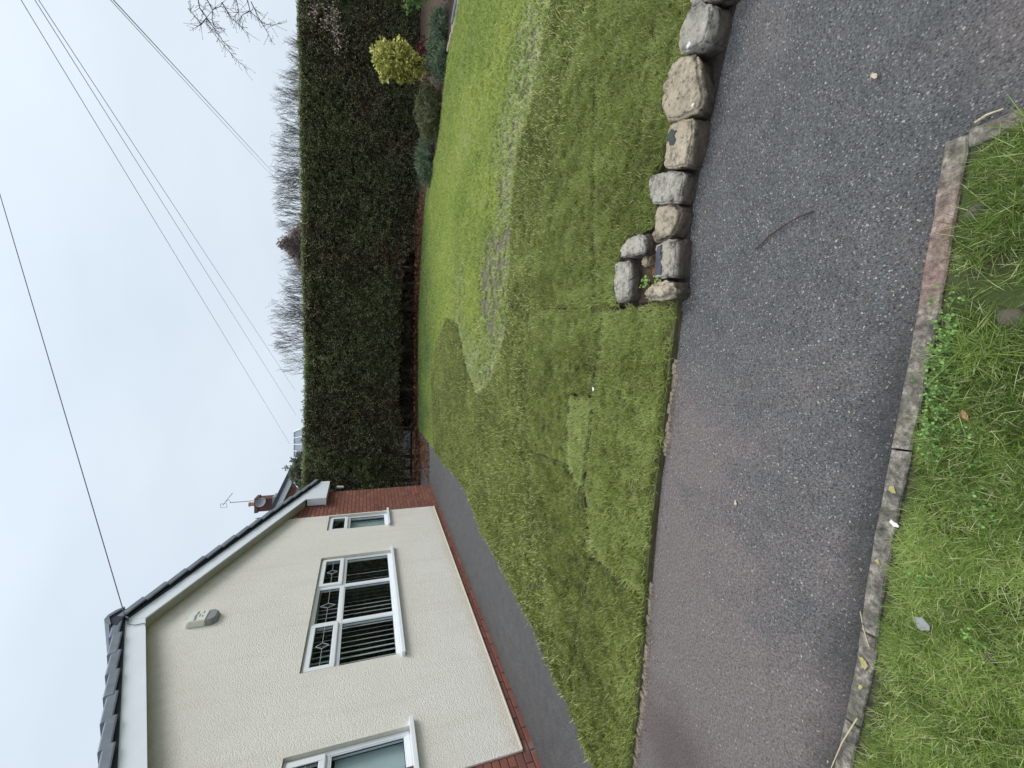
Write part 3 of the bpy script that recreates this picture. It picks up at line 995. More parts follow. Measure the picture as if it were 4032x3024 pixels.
for (x0, x1) in ((-3.15, -2.2), (-2.19, -1.258), (-1.247, -1.058), (-1.05, -0.757), (-0.750, -0.186), (-0.179, 0.24), (0.2405, 0.642)):
    n = max(4, int((x1 - x0) / 0.04))
    kerb_piece(along(KIN, x0, x1, n), [(a + 0.004 * (1 - i / n), b) for i, (a, b) in enumerate(along(KOUT, x0 - 0.004, min(x1, 0.640), n))], 0.022)
ys = np.linspace(0.6165, -1.5, 30)
kerb_piece([(0.652, float(v)) for v in ys], [(0.606, float(v)) for v in ys], 0.02)
# yellow lichen patches stay with the kerb
for (lx, ly, r) in ((-0.845, 0.847, 0.018), (-0.925, 0.852, 0.009), (-0.30, 0.772, 0.012), (-0.52, 0.806, 0.008)):
    mb = MB()
    ang = sorted(random.uniform(0, 6.283) for _ in range(11))
    ring = [(lx + math.cos(a) * r * random.uniform(0.6, 1.2), ly - 0.7 + math.sin(a) * r * random.uniform(0.6, 1.1), 0.0262) for a in ang]
    mb.add([(lx, ly - 0.7, 0.028)] + ring, [(0, i + 1, (i + 1) % 11 + 1) for i in range(11)])
    mb.build("lichen_patch", M['yellow_lichen'], kerb)

VG = [tuft("verge_tuft", M['verge_grass'], 24, 0.026, 0.036, 0.0017, 0.8, 0.55, 400 + i) for i in range(6)]
VL = [tuft("verge_tuft_long", M['verge_grass'], 12, 0.028, 0.056, 0.0017, 0.95, 0.6, 420 + i) for i in range(4)]
x, y = rand_in([(-2.6, 1.1), (-1.2, 0.88), (0.602, 0.615), (0.602, 0.1), (-2.6, 0.1)], 9500)
sel = in_poly(x, y, verge_poly)
x, y = x[sel], y[sel]
dens = np.clip(0.15 + 1.5 * vnoise(x, y, 6.5, 9), 0.0, 1) * np.where(x > 0.02, 0.66, 1.0)
barec = np.zeros(len(x))
for (bx, by, br) in ((0.438, 0.612, 0.05), (0.2, 0.555, 0.09), (0.29, 0.545, 0.06), (-0.66, 0.575, 0.035), (-0.36, 0.62, 0.05), (0.05, 0.5, 0.05)):
    barec = np.maximum(barec, np.clip(1.25 - np.hypot(x - bx, y - by) / br, 0, 1))
edge = dist_poly(x, y, KOUT, closed=False)
keep = (RNG.random(len(x)) < dens * (1 - 0.93 * barec)) & (RNG.random(len(x)) < np.clip((edge - 0.006) / 0.03, 0.0, 1))
x, y, edge = x[keep], y[keep], edge[keep]
long_ = (x > 0.02) & (RNG.random(len(x)) < 0.3)
t = 0.50 + (vnoise(x, y, 4, 11) - 0.5) * 0.5 + (vnoise(x, y, 13, 14) - 0.5) * 0.5 + RNG.normal(0, 0.16, len(x)) - 0.12 * np.clip((x - 0.1) / 0.2, 0, 1)
for selm, srcs, nm in ((~long_, VG, "verge_grass"), (long_, VL, "verge_grass")):
    xx, yy = x[selm], y[selm]
    P = np.column_stack([xx, yy, np.full(len(xx), 0.010)])
    rot = np.column_stack([RNG.normal(0, 0.25, len(P)), RNG.normal(0, 0.25, len(P)), RNG.uniform(0, 6.283, len(P))])
    sc = np.clip(0.55 + 0.6 * vnoise(xx, yy, 6, 12) + RNG.normal(0, 0.15, len(xx)), 0.3, 1.5) * np.clip(0.35 + edge[selm] / 0.10, 0.4, 1)
    scatter(nm, P, rot, sc, t[selm], srcs, verge)

# clover leaves by the kerb
def clover(seed):
    rd = random.Random(seed)
    v, f, bl = [], [], []
    h = rd.uniform(0.012, 0.03)
    for i in range(3):
        a = i * 2.094 + rd.uniform(-0.2, 0.2)
        r = 0.0055
        o = len(v)
        cx, cy = math.cos(a), math.sin(a)
        v += [(0, 0, h), (cx * r * .6 - cy * r * .55, cy * r * .6 + cx * r * .55, h + .002), (cx * r * 1.25 - cy * r * .3, cy * r * 1.25 + cx * r * .3, h), (cx * r * 1.25 + cy * r * .3, cy * r * 1.25 - cx * r * .3, h), (cx * r * .6 + cy * r * .55, cy * r * .6 - cx * r * .55, h + .002)]
        bl += [rd.random()] * 5
        f += [(o, o + 1, o + 2, o + 3), (o, o + 3, o + 4)]
    return src_obj("clover_leaf", v, f, bl, M['clover'])
CL = [clover(i) for i in range(4)]
P, T = [], []
for (cx, cy, sx, sy, n) in ((0.13, 0.648, 0.07, 0.012, 110), (-0.02, 0.668, 0.08, 0.013, 120), (-0.12, 0.68, 0.05, 0.014, 40), (-0.16, 0.60, 0.03, 0.02, 14), (-0.52, 0.70, 0.02, 0.015, 14), (-0.62, 0.60, 0.02, 0.015, 12), (-0.30, 0.57, 0.02, 0.015, 12)):
    for _ in range(n):
        P.append((random.gauss(cx, sx), random.gauss(cy, sy), 0.012 + random.uniform(0, 0.03)))
        T.append(random.uniform(0.1, 1))
P = [q for q in P]
rot = np.column_stack([RNG.normal(0, 0.35, len(P)), RNG.normal(0, 0.35, len(P)), RNG.uniform(0, 6.283, len(P))])
sel = in_poly(np.array([q[0] for q in P]), np.array([q[1] for q in P]), verge_poly)
P = np.array(P)[sel]
scatter("clover", P, rot[sel], RNG.uniform(0.7, 1.25, len(P)), np.array(T)[sel], CL, verge)

# ================================================================== STONE EDGING
def stone(name_label, poly, h, mat, seed, flare=1.03, tilt=(0, 0), undercut=0.0, rough=0.007, group="stone blocks edging the lawn", bevel=0.008, grow=1.075):
    cx = sum(a for a, b in poly) / len(poly)
    cy = sum(b for a, b in poly) / len(poly)
    poly = [(cx + (a - cx) * grow, cy + (b - cy) * (1 + (grow - 1) * 0.4)) for a, b in poly]
    area = sum(poly[i][0] * poly[(i + 1) % len(poly)][1] - poly[(i + 1) % len(poly)][0] * poly[i][1] for i in range(len(poly)))
    if area < 0:
        poly = poly[::-1]
    bm = bmesh.new()
    top = [bm.verts.new((a - cx, b - cy, h + tilt[0] * (a - cx) + tilt[1] * (b - cy) + random.uniform(-0.004, 0.004))) for a, b in poly]
    bot = []
    for a, b in poly:
        dx, dy = (a - cx) * flare, (b - cy) * flare
        if undercut and dy < 0:
            dy += undercut
        bot.append(bm.verts.new((dx, dy, -0.03)))
    n = len(poly)
    bm.faces.new(top)
    bm.faces.new(bot[::-1])
    for i in range(n):
        bm.faces.new((bot[i], bot[(i + 1) % n], top[(i + 1) % n], top[i]))
    bmesh.ops.recalc_face_normals(bm, faces=bm.faces)
    ed = [e for e in bm.edges if e.verts[0].co.z > 0 or e.verts[1].co.z > 0]
    bmesh.ops.bevel(bm, geom=ed, offset=bevel, segments=2, affect='EDGES', clamp_overlap=True)
    bmesh.ops.triangulate(bm, faces=bm.faces[:])
    for _ in range(4):
        bmesh.ops.subdivide_edges(bm, edges=[e for e in bm.edges if e.calc_length() > 0.010], cuts=1)
    bmesh.ops.triangulate(bm, faces=bm.faces[:])
    bm.normal_update()
    for v in bm.verts:
        q = v.co + Vector((seed * 3.1, seed * 1.7, 0))
        dsp = mnoise.noise(q * 13) * rough * 0.85 + mnoise.noise(q * 36) * rough * 0.9 - abs(mnoise.noise(q * 60)) * rough * 0.7 + mnoise.noise(q * 110) * rough * 0.45
        v.co += v.normal * dsp
    me = bpy.data.meshes.new("stone_block")
    bm.to_mesh(me)
    bm.free()
    me.materials.append(mat)
    me.polygons.foreach_set('use_smooth', [True] * len(me.polygons))
    o = link("stone_block", me, None, (cx, cy, 0))
    setp(o, name_label, "stone block", group)
    return o

def patch_on(parent, pts, mat, name, z):
    """a thin crust on top of a stone, parent-local"""
    mb = MB()
    n = len(pts)
    cx = sum(p_[0] for p_ in pts) / n
    cy = sum(p_[1] for p_ in pts) / n
    lx, ly, _ = parent.location
    ring = [(a - lx, b - ly, z) for a, b in pts]
    ring2 = [((a - cx) * 0.9 + cx - lx, (b - cy) * 0.9 + cy - ly, z + 0.003) for a, b in pts]
    mb.add(ring + ring2 + [(cx - lx, cy - ly, z + 0.004)], [(i, (i + 1) % n, n + (i + 1) % n, n + i) for i in range(n)] + [(n + i, n + (i + 1) % n, 2 * n) for i in range(n)])
    return mb.build(name, mat, parent, smooth=True)

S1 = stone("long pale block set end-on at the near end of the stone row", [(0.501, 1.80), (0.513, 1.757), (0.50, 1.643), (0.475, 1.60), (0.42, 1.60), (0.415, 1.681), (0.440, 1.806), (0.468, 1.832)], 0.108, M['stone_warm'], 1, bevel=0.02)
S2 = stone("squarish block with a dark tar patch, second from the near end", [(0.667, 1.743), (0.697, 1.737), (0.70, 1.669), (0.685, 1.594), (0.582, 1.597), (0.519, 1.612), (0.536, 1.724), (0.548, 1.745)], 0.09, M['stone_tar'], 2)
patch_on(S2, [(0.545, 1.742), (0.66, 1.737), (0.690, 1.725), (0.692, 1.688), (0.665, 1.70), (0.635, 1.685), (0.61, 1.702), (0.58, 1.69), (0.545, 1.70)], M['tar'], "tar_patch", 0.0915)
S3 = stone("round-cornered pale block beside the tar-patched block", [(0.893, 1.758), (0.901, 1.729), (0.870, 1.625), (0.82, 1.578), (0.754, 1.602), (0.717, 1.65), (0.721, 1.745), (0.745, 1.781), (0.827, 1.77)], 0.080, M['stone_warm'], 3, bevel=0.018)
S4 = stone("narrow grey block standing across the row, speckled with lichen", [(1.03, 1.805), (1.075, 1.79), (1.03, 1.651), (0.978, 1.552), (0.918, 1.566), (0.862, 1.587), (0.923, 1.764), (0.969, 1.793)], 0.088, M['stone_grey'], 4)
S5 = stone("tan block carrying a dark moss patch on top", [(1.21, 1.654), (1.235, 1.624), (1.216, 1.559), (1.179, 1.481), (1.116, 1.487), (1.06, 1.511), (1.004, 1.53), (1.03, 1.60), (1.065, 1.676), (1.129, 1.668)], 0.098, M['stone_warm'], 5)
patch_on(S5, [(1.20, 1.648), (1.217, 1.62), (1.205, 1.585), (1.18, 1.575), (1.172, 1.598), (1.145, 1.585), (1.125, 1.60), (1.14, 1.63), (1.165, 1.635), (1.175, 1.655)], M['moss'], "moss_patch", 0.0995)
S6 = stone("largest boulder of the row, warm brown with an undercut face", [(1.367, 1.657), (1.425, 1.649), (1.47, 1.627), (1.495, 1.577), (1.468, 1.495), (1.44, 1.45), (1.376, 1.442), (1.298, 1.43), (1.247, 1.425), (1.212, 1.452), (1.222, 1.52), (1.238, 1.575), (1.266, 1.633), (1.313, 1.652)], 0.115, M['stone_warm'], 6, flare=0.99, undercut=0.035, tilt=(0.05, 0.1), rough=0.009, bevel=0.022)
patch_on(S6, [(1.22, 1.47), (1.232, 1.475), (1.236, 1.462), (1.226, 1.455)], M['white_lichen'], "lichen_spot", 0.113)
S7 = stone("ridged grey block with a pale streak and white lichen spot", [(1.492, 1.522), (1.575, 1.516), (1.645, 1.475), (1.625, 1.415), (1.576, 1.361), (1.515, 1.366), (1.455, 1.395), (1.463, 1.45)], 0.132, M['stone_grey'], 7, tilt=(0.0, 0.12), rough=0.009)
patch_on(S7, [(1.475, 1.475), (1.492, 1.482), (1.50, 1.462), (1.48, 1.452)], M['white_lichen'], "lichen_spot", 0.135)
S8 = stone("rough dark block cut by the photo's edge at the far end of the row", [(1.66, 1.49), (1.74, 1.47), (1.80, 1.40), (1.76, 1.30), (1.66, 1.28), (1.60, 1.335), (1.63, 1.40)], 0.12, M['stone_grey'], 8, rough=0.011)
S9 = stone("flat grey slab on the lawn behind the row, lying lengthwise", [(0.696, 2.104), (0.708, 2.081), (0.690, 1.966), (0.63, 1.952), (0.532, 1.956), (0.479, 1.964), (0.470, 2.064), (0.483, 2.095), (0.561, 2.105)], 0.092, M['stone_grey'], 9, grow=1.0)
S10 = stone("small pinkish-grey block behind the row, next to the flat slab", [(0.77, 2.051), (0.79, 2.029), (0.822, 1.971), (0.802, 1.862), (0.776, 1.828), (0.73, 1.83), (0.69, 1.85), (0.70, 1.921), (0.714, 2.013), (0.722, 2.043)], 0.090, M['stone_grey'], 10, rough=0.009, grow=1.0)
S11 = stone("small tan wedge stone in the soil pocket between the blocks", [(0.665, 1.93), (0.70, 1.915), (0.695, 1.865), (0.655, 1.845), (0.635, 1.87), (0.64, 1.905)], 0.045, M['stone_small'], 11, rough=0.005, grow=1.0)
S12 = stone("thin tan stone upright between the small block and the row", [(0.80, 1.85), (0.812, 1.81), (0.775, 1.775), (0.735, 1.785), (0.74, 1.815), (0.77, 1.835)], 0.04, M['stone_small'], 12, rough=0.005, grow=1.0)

pocket = sheet("soil_pocket", [(0.46, 1.98), (0.44, 1.82), (0.45, 1.70), (0.55, 1.68), (0.75, 1.70), (0.84, 1.76), (0.80, 1.90), (0.70, 2.0)], 0.012, M['soil'], kind='structure')
soil_edge = sheet("soil_edge", [(0.40, 1.67), (0.42, 1.60), (0.70, 1.60), (0.85, 1.585), (1.15, 1.49), (1.50, 1.375), (1.72, 1.30), (1.86, 1.25), (1.86, 1.45), (1.6, 1.75), (1.1, 1.95), (0.86, 2.14), (0.75, 2.17), (0.45, 2.12)], 0.0035, M['soil_dark'], kind='structure')  # soil strip with the stones' shadow put into its colour

# more blocks carry the row on beyond the photograph's edge
LEAF = []
for i in range(3):
    rd = random.Random(i)
    v, f, bl = [], [], []
    for j in range(3):
        o = len(v)
        a, r = rd.uniform(0, 6.283), 0.022
        ox, oy = rd.uniform(-.02, .02), rd.uniform(-.02, .02)
        ca, sa = math.cos(a), math.sin(a)
        pts = [(-1, 0, 0.004), (-0.2, 0.5, 0.0), (1, 0.05, rd.uniform(0, .012)), (-0.1, -0.5, 0.006)]
        v += [(ox + (x_ * ca - y_ * sa) * r, oy + (x_ * sa + y_ * ca) * r, z_ + 0.003 * j) for x_, y_, z_ in pts]
        bl += [rd.random()] * 4
        f += [(o, o + 1, o + 2), (o, o + 2, o + 3)]
    LEAF.append(src_obj("litter_leaf", v, f, bl, M['litter']))
P = [(random.uniform(0.58, 0.76), random.uniform(1.76, 1.86), 0.014) for _ in range(26)]
rot = np.column_stack([RNG.normal(0, 0.3, len(P)), RNG.normal(0, 0.3, len(P)), RNG.uniform(0, 6.283, len(P))])
scatter("fallen_leaves", P, rot, RNG.uniform(0.35, 0.7, len(P)), RNG.uniform(0.3, 1, len(P)), LEAF, pocket)

def weed(loc, label, n, r):
    t_ = empty("weed", loc)
    setp(t_, label, "weed", "weeds in the soil pocket")
    mb = MB()
    st = MB()
    for i in range(n):
        a = random.uniform(0, 6.283)
        rr = r * math.sqrt(random.random())
        h = random.uniform(0.015, 0.05)
        x_, y_ = rr * math.cos(a), rr * math.sin(a)
        st.tube([(0, 0, 0), (x_, y_, h)], 0.0012, 3)
        s_ = random.uniform(0.004, 0.0085)
        b_ = random.uniform(0, 6.283)
        ring = [(x_ + math.cos(b_ + k_ * 1.047) * s_, y_ + math.sin(b_ + k_ * 1.047) * s_, h + random.uniform(-.003, .003)) for k_ in range(6)]
        mb.add(ring + [(x_, y_, h - 0.002)], [(k_, (k_ + 1) % 6, 6) for k_ in range(6)])
    st.build("stem", M['weed'], t_)
    mb.build("leaves", M['weed'], t_)
M['weed'] = m_plain("weed_green", (0.20, 0.30, 0.07), 0.6, 0.25, 80)
weed((0.555, 1.885, 0.012), "bright green weed growing against the flat grey slab", 26, 0.035)
weed((0.545, 1.79, 0.012), "small green weed beside the end-on pale block", 18, 0.03)

# ================================================================== HOUSE
HZ = math.pi / 2 - YAW
house = empty("house", (HLOC.x, HLOC.y, 0), HZ)
setp(house, "cream rendered gable house with red brick piers and grey tiled roof", "house")
# house frame: x = along the gable, y = into the house, z = up
TA, ZA, SL = 5.76, 3.97, 0.408            # apex position, soffit apex height, roof slope
T_L, T_R = 1.69, 9.79                     # wall corners
P0, P1 = 3.085, 8.514                     # render panel edges
def zs(t):
    return ZA - SL * abs(t - TA)
WIN = [(3.13, 3.615, 1.022, 2.135), (4.556, 6.926, 1.022, 2.135), (7.876, 8.476, 1.022, 2.135)]
RY = -0.018
RD = 0.062
# rendered panel with openings, one skin with reveals
mb = MB()
def rq(t0, t1, z0, z1):
    mb.add([(t0, RY, z0), (t1, RY, z0), (t1, RY, z1), (t0, RY, z1)], [(0, 1, 2, 3)])
zb = 0.08
rq(P0, P1, zb, 1.022)
edges = [P0] + [e for w in WIN for e in (w[0], w[1])] + [P1]
for i in range(0, len(edges), 2):
    rq(edges[i], edges[i + 1], 1.022, 2.135)
mb.add([(P0, RY, 2.135), (P1, RY, 2.135), (P1, RY, zs(P1) + 0.03), (TA, RY, ZA + 0.03), (P0, RY, zs(P0) + 0.03)], [(0, 1, 2, 3, 4)])
mb.add([(P0, RY, zb), (P0, 0.02, zb - 0.012), (P1, 0.02, zb - 0.012), (P1, RY, zb)], [(0, 1, 2, 3)])
mb.add([(P0, RY, zb), (P0, RY, zs(P0)), (P0, 0.02, zs(P0)), (P0, 0.02, zb)], [(0, 1, 2, 3)])
mb.add([(P1, RY, zb), (P1, 0.02, zb), (P1, 0.02, zs(P1)), (P1, RY, zs(P1))], [(0, 1, 2, 3)])
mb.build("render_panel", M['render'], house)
# smooth painted bell drip along the bottom of the render
mb = MB()
mb.prism_y([(P0 + 0.004, zb - 0.004), (P1 - 0.004, zb - 0.004), (P1 - 0.004, zb + 0.012), (P0 + 0.004, zb + 0.012)], RY - 0.009, RY + 0.006)
mb.build("render_bead", M['reveal'], house, bevel=0.003)
for (a, b, c, d_) in WIN:
    mb = MB()
    y0, y1 = RY - 0.001, RD + 0.06
    mb.add([(a, y0, d_), (b, y0, d_), (b, y1, d_), (a, y1, d_)], [(0, 1, 2, 3)])
    mb.add([(a, y0, c), (a, y1, c), (b, y1, c), (b, y0, c)], [(0, 1, 2, 3)])
    mb.add([(a, y0, c), (a, y0, d_), (a, y1, d_), (a, y1, c)], [(0, 1, 2, 3)])
    mb.add([(b, y0, c), (b, y1, c), (b, y1, d_), (b, y0, d_)], [(0, 1, 2, 3)])
    mb.build("window_reveal", M['reveal'], house)

# bricks: one mesh for stretchers, one for half bricks
def brick_mesh(L, nm):
    b_ = MB()
    c_ = 0.004
    H_, Dp = 0.0645, 0.10
    b_.add([(0, c_, 0), (L, c_, 0), (L, c_, H_), (0, c_, H_), (c_, 0, c_), (L - c_, 0, c_), (L - c_, 0, H_ - c_), (c_, 0, H_ - c_), (0, Dp, 0), (L, Dp, 0), (L, Dp, H_), (0, Dp, H_)],
           [(4, 5, 6, 7), (0, 1, 5, 4), (1, 2, 6, 5), (2, 3, 7, 6), (3, 0, 4, 7), (1, 0, 8, 9), (2, 1, 9, 10), (3, 2, 10, 11), (0, 3, 11, 8)])
    return b_.mesh(nm, M['brick'])
B_FULL, B_HALF = brick_mesh(0.215, "brick"), brick_mesh(0.1025, "brick_half")
def course(parent, tstart, tend, kz, direction, limit=None, first_half=False, stuffmb=None):
    """lay one course from the corner tstart towards tend"""
    z = 0.017 + 0.075 * kz
    t = tstart
    half = first_half
    while (t < tend - 0.03) if direction > 0 else (t > tend + 0.03):
        L = 0.1025 if half else 0.215
        me = B_HALF if half else B_FULL
        half = False
        room = abs(tend - t)
        cut = min(1.0, room / L)
        L *= cut
        x0 = t if direction > 0 else t - L
        mid = x0 + L / 2
        if limit is None or z + 0.035 < limit(mid):
            o = bpy.data.objects.new("brick", me)
            o.location = (x0, random.uniform(-0.0015, 0.0015), z)
            o.scale = (cut, 1, 1)
            COL.objects.link(o)
            o.parent = parent
        t += direction * (L + 0.010)

pier_r = MB().prism_y([(8.482, -0.2), (T_R - 0.012, -0.2), (T_R - 0.012, zs(T_R)), (8.482, zs(8.482))], 0.0055, 0.1).build("brick_pier", M['mortar'], house)
for kz in range(0, 40):
    if 0.017 + 0.075 * kz > zs(P1):
        break
    course(pier_r, T_R, P1 - 0.06 if not (0.96 < 0.05 + 0.075 * kz < 2.16) else 8.479, kz, -1, zs, kz % 2 == 1)
pier_l = MB().prism_y([(T_L + 0.012, -0.2), (3.25, -0.2), (3.25, zs(3.25)), (T_L + 0.012, zs(T_L))], 0.0055, 0.1).build("brick_pier", M['mortar'], house)
for kz in range(0, 15):
    course(pier_l, P0 + 0.055 if kz % 2 else P0 + 0.11, T_L + 0.02, kz, -1, zs)
# the courses above, wholly outside the photograph, as one part
mb = MB()
for kz in range(15, 40):
    z = 0.017 + 0.075 * kz
    t = P0 + (0.055 if kz % 2 else 0.10)
    while t > T_L + 0.04:
        if z + 0.03 < zs(t - 0.1) and not (t > P0 + 0.02 and 1.0 < z < 2.1 and False):
            mb.box(max(t - 0.215, T_L), t, 0.0, 0.09, z, z + 0.0645)
        t -= 0.225
o = mb.build("upper_brickwork", M['brick'], pier_l)
o["kind"] = 'stuff'
plinth = MB().box(3.25, 8.48, 0.0055, 0.1, -0.2, 0.075).build("brick_plinth", M['mortar'], house)
course(plinth, P0 - 0.0, 8.56, 0, 1, None, True)
course(plinth, P0 - 0.9, T_R - 0.03, -1, 1, None, False)
# courses below ground level at the piers share the plinth's lowest row

# other walls, floor and partition: plain
for nm, args in (("side_wall", (T_R - 0.10, T_R, 0.1, 7.2, -0.2, zs(T_R))), ("side_wall", (T_L, T_L + 0.10, 0.1, 7.2, -0.2, zs(T_L)))):
    MB().box(*args).build(nm, M['brick_far'], house)
MB().prism_y([(T_L, -0.2), (T_R, -0.2), (T_R, zs(T_R)), (TA, ZA), (T_L, zs(T_L))], 7.2, 7.3).build("rear_wall", M['brick_far'], house)
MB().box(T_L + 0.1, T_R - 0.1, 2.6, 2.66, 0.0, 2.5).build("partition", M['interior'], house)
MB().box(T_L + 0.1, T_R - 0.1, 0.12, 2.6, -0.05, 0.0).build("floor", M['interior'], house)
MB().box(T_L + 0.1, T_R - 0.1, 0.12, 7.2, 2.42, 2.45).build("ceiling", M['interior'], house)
for tt in (4.0, 7.45):
    MB().box(tt, tt + 0.08, 0.12, 2.6, 0.0, 2.42).build("partition", M['interior'], house)
# inner leaf behind the render, with openings
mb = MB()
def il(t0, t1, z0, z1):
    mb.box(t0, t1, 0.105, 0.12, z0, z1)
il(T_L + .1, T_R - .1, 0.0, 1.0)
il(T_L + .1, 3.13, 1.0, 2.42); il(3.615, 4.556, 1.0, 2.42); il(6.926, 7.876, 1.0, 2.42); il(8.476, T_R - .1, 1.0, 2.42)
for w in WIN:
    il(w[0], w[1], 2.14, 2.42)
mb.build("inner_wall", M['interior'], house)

# ---- windows
def frame_ring(mb, t0, t1, z0, z1, w, y0, y1):
    mb.box(t0, t0 + w, y0, y1, z0, z1)
    mb.box(t1 - w, t1, y0, y1, z0, z1)
    mb.box(t0 + w, t1 - w, y0, y1, z0, z0 + w)
    mb.box(t0 + w, t1 - w, y0, y1, z1 - w, z1)

def pane(win, t0, t1, z0, z1, y, gasket=True):
    MB().box(t0 - 0.004, t1 + 0.004, y, y + 0.005, z0 - 0.004, z1 + 0.004).build("pane", M['glass'], win)
    if gasket:
        g_ = MB()
        frame_ring(g_, t0, t1, z0, z1, 0.006, y - 0.006, y - 0.001)
        g_.build("gasket", M['gasket'], win)

def lead_line(win, t0, t1, z0, z1, y, diamond=True):
    mb_ = MB()
    zc, tc = (z0 + z1) / 2, (t0 + t1) / 2
    yy0, yy1 = y - 0.004, y - 0.0005
    if diamond:
        hh_, hw_ = (z1 - z0) * 0.36, 0.048
        mb_.box(t0 + 0.007, tc - hw_, yy0, yy1, zc - 0.003, zc + 0.003)
        mb_.box(tc + hw_, t1 - 0.007, yy0, yy1, zc - 0.003, zc + 0.003)
        for sx_ in (-1, 1):
            for sz in (-1, 1):
                a_, b_ = Vector((tc, zc + sz * hh_)), Vector((tc + sx_ * hw_, zc))
                d_ = (b_ - a_).normalized()
                nn_ = Vector((-d_.y, d_.x)) * 0.0045
                poly = [tuple(a_ + nn_), tuple(a_ - nn_), tuple(b_ - nn_), tuple(b_ + nn_)]
                ar_ = sum(poly[i][0] * poly[(i + 1) % 4][1] - poly[(i + 1) % 4][0] * poly[i][1] for i in range(4))
                if ar_ < 0:
                    poly = poly[::-1]
                mb_.prism_y(poly, yy0 - 0.001, yy1)
    else:
        mb_.box(t0 + 0.007, t1 - 0.007, yy0, yy1, zc - 0.003, zc + 0.003)
    mb_.build("leaded_motif", M['lead'], win)

